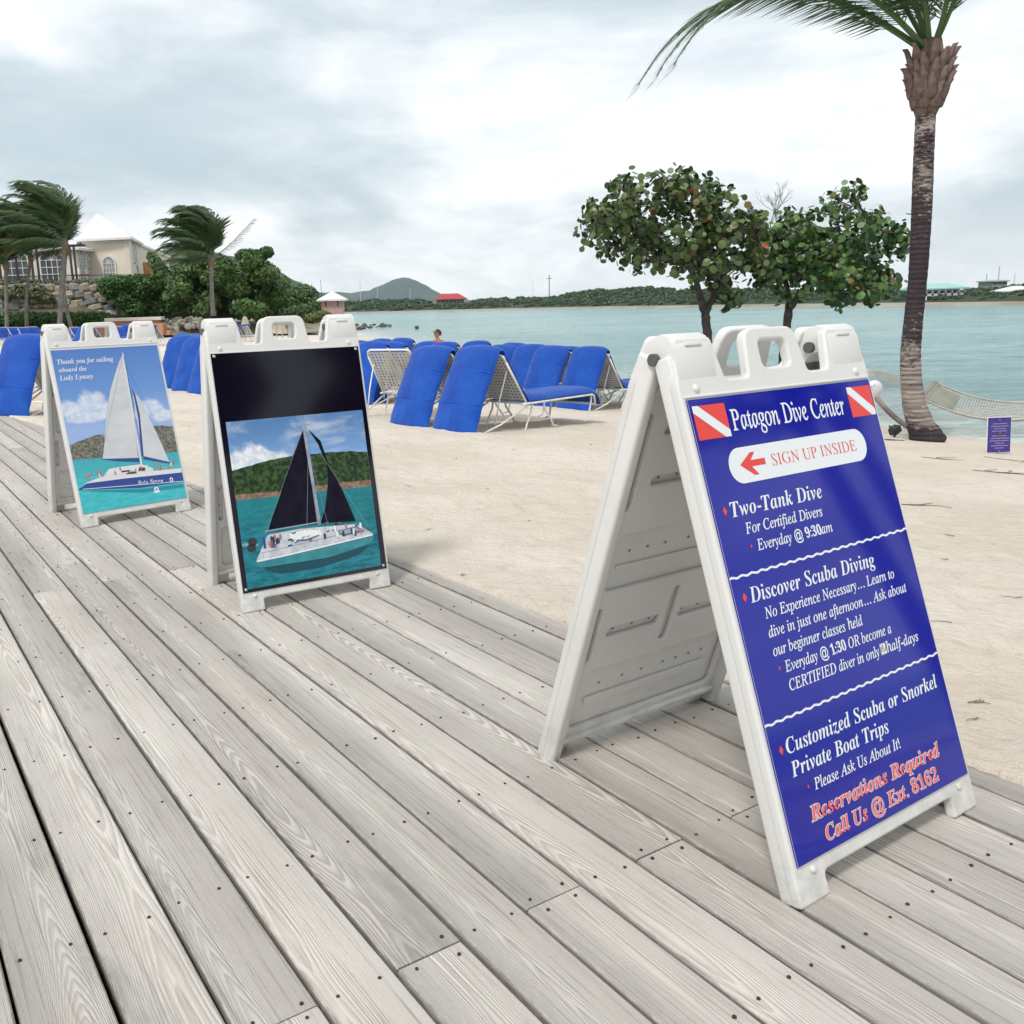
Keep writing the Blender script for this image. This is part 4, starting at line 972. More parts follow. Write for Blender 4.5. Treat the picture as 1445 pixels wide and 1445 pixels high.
# ------------------------------------------------------------------ seated bather behind the loungers
def skin_mesh(name, verts, edges, radii, m, sub=2, root=0):
    me = bpy.data.meshes.new(name); me.from_pydata(verts, edges, []); o = bpy.data.objects.new('tmp', me); COL.objects.link(o)
    md = o.modifiers.new('s', 'SKIN'); md.use_smooth_shade = True
    for i, r in enumerate(radii):
        sv = me.skin_vertices[0].data[i]; sv.radius = (r, r) if not isinstance(r, tuple) else r; sv.use_root = (i == root)
    sb = o.modifiers.new('b', 'SUBSURF'); sb.levels = sub; sb.render_levels = sub
    dg = bpy.context.evaluated_depsgraph_get(); out = bpy.data.meshes.new_from_object(o.evaluated_get(dg)); bpy.data.objects.remove(o)
    out.materials.clear(); out.materials.append(m); out.name = name
    out.polygons.foreach_set('use_smooth', [True] * len(out.polygons)); return out
skinm = mat('tanned_skin', (0.36, 0.19, 0.12), 0.55)[0]
pv = [(0, 0, 0.12), (0, 0.02, 0.30), (0, 0.03, 0.48), (0, 0.02, 0.56), (0, 0.0, 0.62), (0, -0.01, 0.69), (0, -0.015, 0.77), (0, 0, 0.83),
      (-0.17, 0.03, 0.50), (-0.24, -0.06, 0.30), (-0.19, -0.28, 0.22), (-0.17, -0.36, 0.21),
      (0.17, 0.03, 0.50), (0.24, -0.06, 0.30), (0.19, -0.28, 0.22), (0.17, -0.36, 0.21),
      (-0.10, -0.02, 0.12), (-0.13, -0.38, 0.36), (-0.12, -0.62, 0.06), (-0.12, -0.74, 0.035), (0.10, -0.02, 0.12), (0.13, -0.38, 0.36), (0.12, -0.62, 0.06), (0.12, -0.74, 0.035)]
pe = [(0, 1), (1, 2), (2, 3), (3, 4), (4, 5), (5, 6), (6, 7), (2, 8), (8, 9), (9, 10), (10, 11), (2, 12), (12, 13), (13, 14), (14, 15), (0, 16), (16, 17), (17, 18), (18, 19), (0, 20), (20, 21), (21, 22), (22, 23)]
pr = [0.14, 0.12, 0.13, 0.07, 0.05, 0.078, 0.088, 0.06, 0.06, 0.045, 0.034, 0.028, 0.06, 0.045, 0.034, 0.028, 0.09, 0.065, 0.04, 0.032, 0.09, 0.065, 0.04, 0.032]
Hd = at(617, 478, 27.0); hz = 0.72
per = tag(empty('person', (Hd.x, Hd.y, Hd.z - hz + 0.13), R(-60)), 'person in a red top and dark sun visor sitting behind the blue loungers', 'person')
link('body', skin_mesh('body', pv, pe, pr, skinm), per)
red = mat('red_top', (0.62, 0.05, 0.045), 0.8)[0]; hair = mat('dark_hair', (0.018, 0.012, 0.01), 0.6)[0]
link('shirt', skin_mesh('shirt', [(0, 0, 0.10), (0, 0.02, 0.30), (0, 0.03, 0.47), (0, 0.025, 0.545), (-0.165, 0.03, 0.49), (-0.22, -0.03, 0.37), (0.165, 0.03, 0.49), (0.22, -0.03, 0.37)], [(0, 1), (1, 2), (2, 3), (2, 4), (4, 5), (2, 6), (6, 7)], [0.155, 0.137, 0.148, 0.085, 0.075, 0.062, 0.075, 0.062], red), per)
hb_ = MB().ball((0, 0.022, 0.775), (0.088, 0.094, 0.092), 14, 10); hb_.obj('hair', hair, per, smooth=True)
MB().ball((0, 0.10, 0.74), (0.04, 0.05, 0.07), 10, 8).obj('hair', hair, per, smooth=True)
vz = MB(); vz.tube([(0.09 * math.cos(a), 0.0 + 0.098 * math.sin(a), 0.795) for a in [2 * math.pi * i / 16 for i in range(17)]], 0.012, 6)
vz.add([(0.085 * math.cos(a) * s, -0.02 + (-0.10 - (0.06 if s > 1.05 else 0)) * abs(math.sin(a)), 0.80 - (0.015 if s > 1.05 else 0)) for s in (1.0, 1.1) for a in [math.pi * i / 8 for i in range(9)]], [(i, i + 1, i + 10, i + 9) for i in range(8)])
vz.obj('visor', mat('dark_visor', (0.03, 0.03, 0.035), 0.5)[0], per)
fc = MB(); fc.ball((0, -0.098, 0.725), (0.012, 0.016, 0.018), 8, 6)
for s in (-1, 1): fc.ball((s * 0.086, 0.0, 0.735), (0.012, 0.02, 0.028), 8, 6)
fc.obj('nose_and_ears', skinm, per, smooth=True)
mt = MB(); mt.ball((0, -0.088, 0.693), (0.024, 0.006, 0.005), 8, 5); mt.obj('mouth', mat('lips', (0.35, 0.09, 0.07), 0.5)[0], per)
for s in (-1, 1): MB().ball((s * 0.032, -0.083, 0.757), (0.011, 0.006, 0.006), 8, 5).obj('eye', hair, per)

# ------------------------------------------------------------------ foliage helpers
def quads_leaves(P, N, size, asp, rg, sides=4, cup=0.0):
    """P (n,3) centres, N (n,3) normals -> leaf polygons"""
    n = len(P); N = N / np.linalg.norm(N, axis=1, keepdims=True)
    a = rg.normal(size=(n, 3)); U = np.cross(N, a); U /= np.linalg.norm(U, axis=1, keepdims=True); W = np.cross(N, U)
    s = size * rg.uniform(0.65, 1.25, (n, 1))
    if sides == 4:
        ring = [(1, 0), (0, asp), (-1, 0), (0, -asp)]
    else:
        ring = [(math.cos(2 * math.pi * k / sides), asp * math.sin(2 * math.pi * k / sides)) for k in range(sides)]
    V = np.stack([P + U * s * a_ + W * s * b_ for a_, b_ in ring], 1).reshape(-1, 3)
    Fq = np.arange(n * sides).reshape(n, sides); return V, Fq
def clumps(centres, radii, per, rg, shell=0.65):
    P = []; N = []
    for (c, r, k) in zip(centres, radii, per):
        d = rg.normal(size=(k, 3)); d /= np.linalg.norm(d, axis=1, keepdims=True)
        rad = rg.uniform(shell, 1.05, (k, 1)) ** 0.6
        P.append(np.array(c) + d * rad * np.array(r)); N.append(d + rg.normal(scale=0.6, size=(k, 3)) + np.array([0, 0, 0.4]))
    return np.vstack(P), np.vstack(N)
GREEN = leaf_mat('bush_leaves', [(0.022, 0.060, 0.014), (0.035, 0.095, 0.018), (0.060, 0.125, 0.025), (0.085, 0.150, 0.035)])
DARKG = leaf_mat('hedge_leaves', [(0.014, 0.048, 0.010), (0.025, 0.080, 0.012), (0.040, 0.120, 0.018), (0.050, 0.135, 0.022)])
OLIVE = leaf_mat('olive_leaves', [(0.045, 0.065, 0.030), (0.070, 0.090, 0.040), (0.095, 0.115, 0.055)])
FARG = leaf_mat('far_leaves', [(0.022, 0.058, 0.028), (0.035, 0.085, 0.038), (0.055, 0.108, 0.050), (0.095, 0.140, 0.060)])
BARK = varied('bark', (0.115, 0.092, 0.082), (0.05, 0.040, 0.038), 7, 0.9, bumps=0.8, bscale=26)
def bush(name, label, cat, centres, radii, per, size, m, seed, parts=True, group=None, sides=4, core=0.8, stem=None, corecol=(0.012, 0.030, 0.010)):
    rg = np.random.RandomState(seed); c0 = np.mean(np.array(centres), 0)
    t = tag(empty(name, (c0[0], c0[1], min(c[2] - r[2] for c, r in zip(centres, radii)))), label, cat, group)
    P, N = clumps(centres, radii, per, rg); P = P - np.array(t.location)
    V, Fq = quads_leaves(P, N, size, 0.6, rg, sides)
    link('foliage', mesh_np('foliage', V, Fq, m), t)
    r2 = random.Random(seed); b = MB()
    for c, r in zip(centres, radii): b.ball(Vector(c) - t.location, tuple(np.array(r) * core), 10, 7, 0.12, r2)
    b.obj('foliage_core', mat('leaf_depth', corecol, 0.9)[0], t)  # solid dark core filling each clump behind the leaves
    if stem:
        for q in stem: MB().tube([Vector(a) - t.location for a in q[0]], q[1], 8).obj('trunk', BARK, t, smooth=True)
    return t

# ------------------------------------------------------------------ palms
def frond(L, d0, wind, nl, ll, rg, droop=0.55, wk=1.0, lw=0.05, seg=14):
    """returns leaflet mesh data for a windblown frond starting at origin"""
    b = MB(); p = Vector((0, 0, 0)); d = Vector(d0).normalized(); pts = [p.copy()]; dirs = [d.copy()]
    st = L / seg
    for i in range(seg):
        t_ = (i + 1) / seg
        d = (d + (Vector(wind) * wk * 0.34 * t_ + Vector((0, 0, -droop * 0.55 * t_ ** 3)))).normalized()
        p = p + d * st; pts.append(p.copy()); dirs.append(d.copy())
    b.tube(pts, [0.035 * (1 - 0.85 * i / seg) * (L / 3.5) for i in range(seg + 1)], 5, False)
    wv = Vector(wind)
    for i in range(nl):
        t_ = 0.14 + 0.86 * i / nl; q = t_ * seg; k = min(int(q), seg - 1); f = q - k
        P = pts[k].lerp(pts[k + 1], f); T = dirs[k].lerp(dirs[k + 1], f).normalized()
        side = T.cross(Vector((0, 0, 1)));
        if side.length < 0.1: side = Vector((0, 1, 0))
        side.normalize(); l0 = ll * (0.55 + 0.75 * math.sin(math.pi * min(t_ * 0.9 + 0.08, 1)))
        for s in (-1, 1):
            l = l0 * rg.uniform(0.8, 1.15); dd = (side * s * 0.75 + T * 0.75 + Vector((rg.uniform(-.15, .15), rg.uniform(-.15, .15), -0.15))).normalized()
            a = P; m1 = a + dd * l * 0.45; dd2 = (dd * 0.75 + wv * 0.55 * wk + Vector((0, 0, -0.45))).normalized(); e = m1 + dd2 * l * 0.6
            wv_ = T * lw * 0.5
            if abs(T.dot(dd)) > 0.98: wv_ = side * lw * 0.5
            b.add([a - wv_ * 0.5, a + wv_ * 0.5, m1 + wv_, m1 - wv_, e], [(0, 1, 2, 3), (3, 2, 4)])
    return b
PALM = leaf_mat('palm_leaf', [(0.020, 0.058, 0.018), (0.032, 0.085, 0.022), (0.055, 0.115, 0.030), (0.075, 0.110, 0.035)], 0.4)
PALMY = leaf_mat('palm_leaf_yellow', [(0.10, 0.12, 0.03), (0.15, 0.15, 0.04), (0.07, 0.10, 0.03)], 0.45)
PALMD = leaf_mat('dry_palm_leaf', [(0.22, 0.19, 0.14), (0.30, 0.26, 0.20), (0.16, 0.13, 0.10)], 0.7)
def trunk_mat():
    m, t, b = mat('palm_trunk', (0.25, 0.21, 0.17), 0.9, 0.2); o = t.coord('Object'); x, y, z = t.xyz(o)
    n = t.noise(t.map(o, (3, 3, 22)), 1.0, 5, 0.7); n2 = t.noise(t.map(o, (2, 2, 3)), 1.6, 4, 0.6); n3 = t.noise(t.map(o, (9, 9, 30)), 1.6, 4, 0.7)
    c = t.mix(t.mr(n, 0.38, 0.62), (0.36, 0.315, 0.285), (0.17, 0.14, 0.13))
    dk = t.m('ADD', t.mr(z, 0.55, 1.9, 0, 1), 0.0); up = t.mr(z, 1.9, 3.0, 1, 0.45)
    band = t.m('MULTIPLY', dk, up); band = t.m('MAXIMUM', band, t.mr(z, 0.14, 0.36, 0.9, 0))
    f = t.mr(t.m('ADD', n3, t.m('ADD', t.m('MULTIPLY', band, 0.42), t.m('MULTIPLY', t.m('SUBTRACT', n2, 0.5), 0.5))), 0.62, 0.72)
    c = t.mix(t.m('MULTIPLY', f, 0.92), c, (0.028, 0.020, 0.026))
    t.put(b.inputs['Base Color'], c)
    rg_ = t.m('SINE', t.m('MULTIPLY', t.m('ADD', z, t.m('MULTIPLY', n2, 0.04)), 120.0))
    t.put(b.inputs['Normal'], t.bump(t.m('ADD', t.m('MULTIPLY', rg_, 0.35), n), 0.9, 0.012)); return m
TRUNK = trunk_mat()
TRK2 = varied('far_palm_trunk', (0.22, 0.205, 0.185), (0.13, 0.12, 0.11), 4, 0.9)
def palm(name, label, path, r0, r1, cr, nf, wind, seed, fl=3.2, ll=0.75, nl=34, lw=0.07, mats=(PALM,), extra=None, az0=0, spread=(15, 78), mtrunk=None, droop=0.55):
    rg = random.Random(seed); base = Vector(path[0]); t = tag(empty(name, base), label, 'palm tree')
    P = interp_path([Vector(p) - base for p in path], 14)
    # smooth
    for _ in range(2): P = [P[0]] + [(P[i - 1] + P[i] * 2 + P[i + 1]) / 4 for i in range(1, len(P) - 1)] + [P[-1]]
    n = len(P); MB().tube(P, [r0 + (r1 - r0) * (i / (n - 1)) ** 0.7 + (r0 * 0.35 if i == 0 else 0) for i in range(n)], 10).obj('trunk', mtrunk or TRK2, t, smooth=True)
    top = P[-1]
    for i in range(nf):
        az = az0 + 2 * math.pi * i / nf + rg.uniform(-.25, .25); el = R(rg.uniform(*spread)) if math.cos(az) < 0.15 or spread[1] == 78 else R(rg.uniform(66, 89))
        d0 = (math.cos(az) * math.cos(el), math.sin(az) * math.cos(el), math.sin(el))
        b = frond(fl * rg.uniform(0.8, 1.1), d0, wind, nl, ll, rg, droop=droop, lw=lw)
        m_ = mats[0] if rg.random() > 0.2 or len(mats) == 1 else mats[1]
        b.v = [tuple(Vector(v) + top) for v in b.v]
        me = bpy.data.meshes.new('frond'); me.from_pydata(b.v, [], b.f); me.materials.append(m_); me.update(); link('frond', me, t)
    MB().ball(top - Vector((0, 0, 0.1)), (r1 * 1.9, r1 * 1.9, 0.4), 8, 6).obj('crown_shaft', mat('palm_fibre', (0.16, 0.11, 0.07), 0.9)[0], t)
    if extra: extra(t, top, rg)
    return t
WIND = (-1.0, 0.1, 0.05)
YP = 56.0
def pt(px, py, Y): return tuple(at(px, py, Y))
KW = dict(nl=52, lw=0.085, droop=0.75)
palm('coconut_palm', 'windblown coconut palm at the left edge, shortest of the left group', [pt(10, 474, YP), pt(9, 430, YP), pt(8, 374, YP)], 0.12, 0.10, 1, 24, (-0.70, 0.1, 0.20), 11, 3.6, 0.95, mats=(PALM, PALMY), spread=(0, 80), **KW)
palm('coconut_palm', 'windblown coconut palm second from the left with a thin dark trunk', [pt(38, 472, YP + 2), pt(37, 420, YP + 2), pt(43, 362, YP + 2)], 0.12, 0.09, 1, 30, (-0.70, 0.1, 0.25), 12, 4.2, 1.0, mats=(PALM, PALMY), spread=(0, 85), **KW)
palm('coconut_palm', 'tall windblown coconut palm with the pale straight trunk, right in the left group', [pt(84, 468, YP - 1), pt(86, 420, YP - 1), pt(91, 342, YP - 1)], 0.16, 0.12, 1, 46, (-0.78, 0.1, 0.36), 13, 4.3, 1.05, mats=(PALM,), spread=(-5, 90), **KW)
palm('coconut_palm', 'coconut palm whose dark leaning trunk crosses behind the pale straight trunk', [pt(106, 478, YP + 1), pt(98, 455, YP + 1), pt(89, 410, YP + 1), pt(93, 350, YP + 1)], 0.13, 0.10, 1, 22, (-0.85, -0.1, 0.15), 14, 3.4, 0.9, mats=(PALM,), spread=(-10, 70), **KW)
def dead(t, top, rg):
    b = frond(3.5, (0.9, -0.1, 0.55), (0.1, 0, 0.35), 30, 0.6, rg, droop=0.2, lw=0.045); b.v = [tuple(Vector(v) + top) for v in b.v]
    me = bpy.data.meshes.new('dry_frond'); me.from_pydata(b.v, [], b.f); me.materials.append(PALMD); me.update(); o = link('frond', me, t); o['label'] = 'dry grey frond bent to the right'
palm('coconut_palm', 'windblown coconut palm in front of the big round green tree, grey trunk', [pt(301, 446, YP), pt(299, 420, YP), pt(298, 366, YP)], 0.15, 0.11, 1, 46, (-0.66, 0.05, 0.30), 15, 3.8, 1.0, mats=(PALM,), spread=(-8, 88), extra=dead, **KW)

# ------------------------------------------------------------------ near palm by the hammock
gp = ground(1312, 622); YN = gp.y
def npnt(px, py): return Vector(pt(px, py, YN))
base = Vector((gp.x, gp.y, gp.z - 0.05)); base = Vector((npnt(1305, 622).x, YN, gp.z - 0.06))
near = tag(empty('coconut_palm', base), 'large coconut palm with dark blotched curved trunk beside the hammock at right', 'palm tree')
path = [(1311, 626), (1299, 600), (1290, 572), (1285.5, 535), (1284.5, 498), (1289, 450), (1294.5, 400), (1298, 350), (1301, 290), (1303, 230), (1306, 165), (1309, 110)]
wpx = [23, 17.5, 14.8, 13.4, 12.8, 11.9, 11.6, 12.0, 12.6, 12.4, 12.0, 12]
P = [npnt(a, b) - base for a, b in path]; RR_ = [w_ / F * YN * 1.02 for w_ in wpx]
P2 = []; R2 = []
for i in range(len(P) - 1):
    for k in range(9): s_ = k / 9; P2.append(P[i].lerp(P[i + 1], s_)); R2.append(RR_[i] * (1 - s_) + RR_[i + 1] * s_)
P2.append(P[-1]); R2.append(RR_[-1])
for _ in range(4):
    P2 = [P2[0]] + [(P2[i - 1] + P2[i] * 2 + P2[i + 1]) / 4 for i in range(1, len(P2) - 1)] + [P2[-1]]
R2 = [r * (1 + 0.018 * math.sin(i * 2.4) + rnd.uniform(-0.014, 0.014)) for i, r in enumerate(R2)]
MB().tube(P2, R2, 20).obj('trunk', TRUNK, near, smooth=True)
# leaf bases (boots)
boot = varied('palm_boot_fibre', (0.21, 0.145, 0.120), (0.075, 0.050, 0.048), 9, 0.9, bumps=0.8, bscale=40)
topc = npnt(1311, 92) - base
c0 = npnt(1307, 160) - base
MB().tube([c0, c0.lerp(topc, 0.35), c0.lerp(topc, 0.8), topc + Vector((0, 0, 0.25))], [0.10, 0.17, 0.17, 0.10], 14).obj('crown_shaft', boot, near, smooth=True)
def boot_mesh():
    b = MB(); n = 5; prof = [(0.075, 0.0, 0.0), (0.085, 0.02, 0.05), (0.065, 0.035, 0.12), (0.035, 0.06, 0.19), (0.012, 0.085, 0.23)]
    vs = []
    for w_, o_, h_ in prof: vs += [(-w_, o_ - 0.015, h_), (0, o_ + 0.022, h_), (w_, o_ - 0.015, h_), (0, o_ - 0.03, h_)]
    fs = [(i * 4 + k, i * 4 + (k + 1) % 4, i * 4 + 4 + (k + 1) % 4, i * 4 + 4 + k) for i in range(4) for k in range(4)] + [(0, 3, 2, 1), (16, 17, 18, 19)]
    return b.add(vs, fs).mesh('leaf_base', boot, True)
bm_ = boot_mesh(); rg2 = random.Random(9)
for lv in range(7):
    f_ = lv / 6; cc = c0.lerp(topc, f_ * 0.9 - 0.02); r_ = 0.085 + 0.075 * min(1, f_ * 3.2)
    for k in range(7):
        a = 2 * math.pi * (k + 0.5 * (lv % 2)) / 7 + rg2.uniform(-.12, .12)
        o = link('leaf_base', bm_, near, cc + Vector((math.cos(a) * r_, math.sin(a) * r_, rg2.uniform(-.02, .02))), (R(rg2.uniform(-2, 6)), 0, a - math.pi / 2)); o.scale = (1, 1.1, rg2.uniform(0.85, 1.15))
rgn = random.Random(21); ntop = topc + Vector((0, 0, 0.10))
for az, el, L_ in ((178, 34, 3.5), (200, 36, 3.3), (160, 40, 3.3), (230, 60, 2.9), (130, 64, 3.0), (185, 70, 3.0), (280, 62, 2.8), (80, 62, 2.8), (20, 66, 2.7), (330, 66, 2.7), (170, 82, 2.8), (215, 76, 2.8)):
    a = R(az); e = R(el); b = frond(L_, (math.cos(a) * math.cos(e), math.sin(a) * math.cos(e), math.sin(e)), (-1, 0.05, 0.02), 84, 0.46, rgn, droop=1.3 if az in (178, 200, 160) else 0.5, lw=0.020, seg=18)
    b.v = [tuple(Vector(v) + ntop) for v in b.v]; me = bpy.data.meshes.new('frond'); me.from_pydata(b.v, [], b.f); me.materials.append(PALM); me.update(); link('frond', me, near)

#__PART3__
for (x_, y_, lb) in ((11.3, 2.35, 'coconut palm on the sand outside the frame to the right, nearer the water'), (10.3, 1.90, 'coconut palm on the sand outside the frame to the right, nearer the boardwalk')):
    z_ = float(sandz(x_, y_)); palm('coconut_palm', lb, [(x_, y_, z_ - 0.1), (x_ + 0.1, y_ + 0.05, z_ + 2.0), (x_ + 0.35, y_ + 0.1, z_ + 4.2)], 0.16, 0.11, 1, 16, (-0.7, 0.1, 0.1), int(x_ * 10), 2.6, 0.5, nl=34, lw=0.04, mats=(PALM,), spread=(10, 85))
# ------------------------------------------------------------------ sea grape trees
def leaf_disc(m):
    b = MB(); n = 9
    vs = [(0, 0, 0.012)] + [(0.082 * math.cos(6.283 * k / n) * (0.93 if k == 0 else 1), 0.078 * math.sin(6.283 * k / n), 0.0) for k in range(n)]
    b.add(vs, [(0, 1 + k, 1 + (k + 1) % n) for k in range(n)]); me = bpy.data.meshes.new('leaf'); me.from_pydata(b.v, [], b.f); me.materials.append(m); me.update(); return me
def sg_mat(name, cols, redf):
    m, t, b = mat(name, cols[0], 0.38, 0.45)
    g = t.n('ShaderNodeNewGeometry'); oi = t.n('ShaderNodeObjectInfo')
    r = t.m('FRACT', t.m('ADD', g.outputs['Random Per Island'], t.m('MULTIPLY', oi.outputs['Random'], 7.31)))
    n = len(cols); c = t.ramp(r, [((i + 0.5) / n, q) for i, q in enumerate(cols)])
    r2 = t.m('FRACT', t.m('MULTIPLY', r, 53.7))
    c = t.mix(t.m('GREATER_THAN', r2, 1 - redf), c, (0.36, 0.05, 0.025))
    c = t.mix(t.m('LESS_THAN', r2, 0.05), c, (0.16, 0.13, 0.03))
    t.put(b.inputs['Base Color'], c); return m
SG1 = sg_mat('sea_grape_leaf_olive', [(0.024, 0.058, 0.012), (0.042, 0.088, 0.018), (0.070, 0.120, 0.026), (0.110, 0.145, 0.044)], 0.006)
SG2 = sg_mat('sea_grape_leaf_green', [(0.022, 0.058, 0.014), (0.040, 0.098, 0.020), (0.068, 0.145, 0.028), (0.100, 0.180, 0.042)], 0.003)
def sea_grape(name, label, Y, trunk, branches, blobs, ntip, m, seed, depth, twigs=None):
    rg = random.Random(seed); g = Vector(pt(*trunk[0][:2], Y)); t = tag(empty(name, g), label, 'tree')
    W3 = lambda px, py, dy=0.0: Vector(pt(px, py, Y + dy)) - g
    nodes = []
    def limb(pts, nm='limb'):
        P = [W3(a, b_, c) for a, b_, c, r in pts]; rr = [0.62 * r / F * Y for a, b_, c, r in pts]
        P2 = []; R2 = []
        for i in range(len(P) - 1):
            for k in range(5): s_ = k / 5; P2.append(P[i].lerp(P[i + 1], s_)); R2.append(rr[i] * (1 - s_) + rr[i + 1] * s_)
        P2.append(P[-1]); R2.append(rr[-1])
        for _ in range(2): P2 = [P2[0]] + [(P2[i - 1] + P2[i] * 2 + P2[i + 1]) / 4 for i in range(1, len(P2) - 1)] + [P2[-1]]
        P2 = [p + Vector((rg.uniform(-1, 1), 0, rg.uniform(-1, 1))) * 0.012 for p in P2]
        MB().tube(P2, [r * rg.uniform(0.9, 1.1) for r in R2], 9).obj(nm, BARK, t, smooth=True); nodes.extend(zip(P2, R2))
    limb(trunk, 'trunk'); nodes.clear()
    for b_ in branches: limb(b_)
    area = [rx * ry for _, _, rx, ry in blobs]; tips = []
    while len(tips) < ntip:
        cx, cy, rx, ry = rg.choices(blobs, area)[0]; a = rg.uniform(0, 6.283); q = math.sqrt(rg.random())
        u = math.cos(a) * q; v = math.sin(a) * q; w_ = rg.uniform(-1, 1)
        if u * u + v * v + w_ * w_ > 1.25: continue
        tips.append(W3(cx + u * rx, cy + v * ry, w_ * depth))
    tw = MB(); LP = []; LN = []
    for tp in tips:
        nd, nr = min(nodes, key=lambda q: (q[0] - tp).length + 0.25 * abs(q[0].z - tp.z)); mid = nd.lerp(tp, 0.55) + Vector((rg.uniform(-.08, .08), rg.uniform(-.08, .08), rg.uniform(-.04, .10)))
        tw.tube([nd, mid, tp], [min(nr, 0.020), 0.012, 0.006], 5, False)
        if rg.random() < 0.6: nodes.append((mid, 0.012))
        dr = (tp - mid).normalized()
        for k in range(rg.randint(7, 11)):
            o = Vector((rg.gauss(0, 1), rg.gauss(0, 1), rg.gauss(0, 1))).normalized()
            c = tp + o * rg.uniform(0.04, 0.19) - dr * rg.uniform(-0.05, 0.22); LP.append(c); LN.append((o + Vector((rg.gauss(0, .5), rg.gauss(0, .5) - 0.25, rg.gauss(0, .5) + 0.25))).normalized())
    tag(tw.obj('twigs', BARK, t), kind='stuff')
    if twigs: tag(twigs(W3, rg).obj('bare_twigs', varied('grey_twig', (0.20, 0.165, 0.15), (0.11, 0.09, 0.085), 9, 0.9), t), kind='stuff')
    order = sorted(range(len(LP)), key=lambda i: (LP[i] + g).length); lm = leaf_disc(m)
    for i in order[:300]:
        o = link('leaf', lm, t, LP[i]); o.rotation_mode = 'QUATERNION'; o.rotation_quaternion = LN[i].to_track_quat('Z', 'Y') @ Matrix.Rotation(rg.uniform(0, 6.28), 3, 'Z').to_quaternion(); s_ = rg.uniform(0.42, 0.92); o.scale = (s_, s_, s_)
    rest = order[300:]; P_ = np.array([LP[i] for i in rest]); N_ = np.array([LN[i] for i in rest])
    V, Fq = quads_leaves(P_, N_, 0.057, 0.95, np.random.RandomState(seed), 8)
    tag(link('foliage', mesh_np('foliage', V, Fq, m), t), kind='stuff')
    return t
def bare(W3, rg):
    b = MB()
    def rec(p, d, l, r, k):
        q = p + d * l; b.tube([p, p.lerp(q, 0.5) + Vector((rg.uniform(-1, 1), 0, rg.uniform(-1, 1))) * l * 0.08, q], [r, r * 0.85, r * 0.7], 4, False)
        if k == 0: return
        for _ in range(rg.choice((2, 2, 3))):
            dd = (d + Vector((rg.uniform(-.8, .8), rg.uniform(-.5, .5), rg.uniform(-.25, .75)))).normalized(); rec(q, dd, l * rg.uniform(0.6, 0.9), r * 0.62, k - 1)
    for px, py in ((1098, 352), (1088, 345), (1108, 350)): rec(W3(px, py), Vector((rg.uniform(-.25, .25), 0, 1)).normalized(), 0.34, 0.012, 4)
    return b
YT = 16.0
sea_grape('sea_grape_tree', 'left sea grape tree with olive round leaves, a few red, over a forked trunk', YT,
    [(1014, 566, 0, 12), (1006, 520, 0, 10), (999, 480, 0, 9), (996, 452, 0, 10), (994, 436, 0, 9)],
    [[(994, 440, 0, 8), (986, 410, 0, 7), (975, 380, -.1, 6), (950, 350, -.3, 5), (910, 325, -.4, 3), (860, 315, -.3, 2)], [(996, 440, 0, 8), (1008, 415, .1, 7), (1014, 380, .2, 6), (1020, 340, .3, 4), (1000, 290, .2, 3)],
     [(980, 395, 0, 5), (965, 350, .4, 4), (955, 300, .4, 3), (940, 260, .3, 2)], [(1012, 395, .1, 5), (1045, 370, -.2, 4), (1065, 340, -.3, 2.5)], [(975, 380, 0, 4), (930, 365, .3, 3), (880, 355, .5, 2), (835, 330, .2, 1.6)]],
    [(900, 292, 55, 42), (955, 272, 58, 38), (1010, 292, 50, 38), (958, 322, 80, 48), (880, 335, 58, 30), (1030, 345, 48, 52), (838, 322, 32, 14), (925, 372, 55, 20), (1003, 378, 55, 34), (1062, 325, 26, 36), (1035, 420, 22, 14), (1070, 370, 22, 30), (815, 338, 18, 8), (880, 262, 22, 16), (845, 300, 30, 16), (975, 345, 60, 40)], 400, SG1, 4, 1.25)
sea_grape('sea_grape_tree', 'right sea grape tree, fresher green crown reaching the big palm, bare grey twigs on top', YT + 0.6,
    [(1102, 570, 0, 13), (1104, 520, 0, 10), (1110, 470, 0, 9), (1114, 430, 0, 9)],
    [[(1114, 434, 0, 7), (1110, 400, 0, 6), (1100, 365, .1, 4), (1095, 340, .1, 3)], [(1114, 436, 0, 7), (1135, 405, -.2, 6), (1165, 370, -.3, 5), (1195, 330, -.2, 3), (1200, 290, 0, 2)],
     [(1140, 400, 0, 5), (1185, 395, .3, 4), (1230, 375, .5, 3), (1262, 340, .4, 2)], [(1150, 400, -.2, 4), (1190, 415, -.5, 3), (1220, 425, -.6, 2)]],
    [(1190, 325, 58, 48), (1148, 370, 56, 52), (1228, 365, 46, 48), (1200, 405, 58, 30), (1125, 335, 38, 40), (1096, 365, 38, 40), (1262, 325, 18, 14), (1188, 280, 26, 16), (1225, 300, 28, 20), (1245, 405, 26, 22), (1085, 390, 26, 26), (1205, 270, 16, 12), (1272, 345, 10, 22), (1110, 375, 36, 46), (1180, 370, 60, 50)], 400, SG2, 8, 1.25, bare)

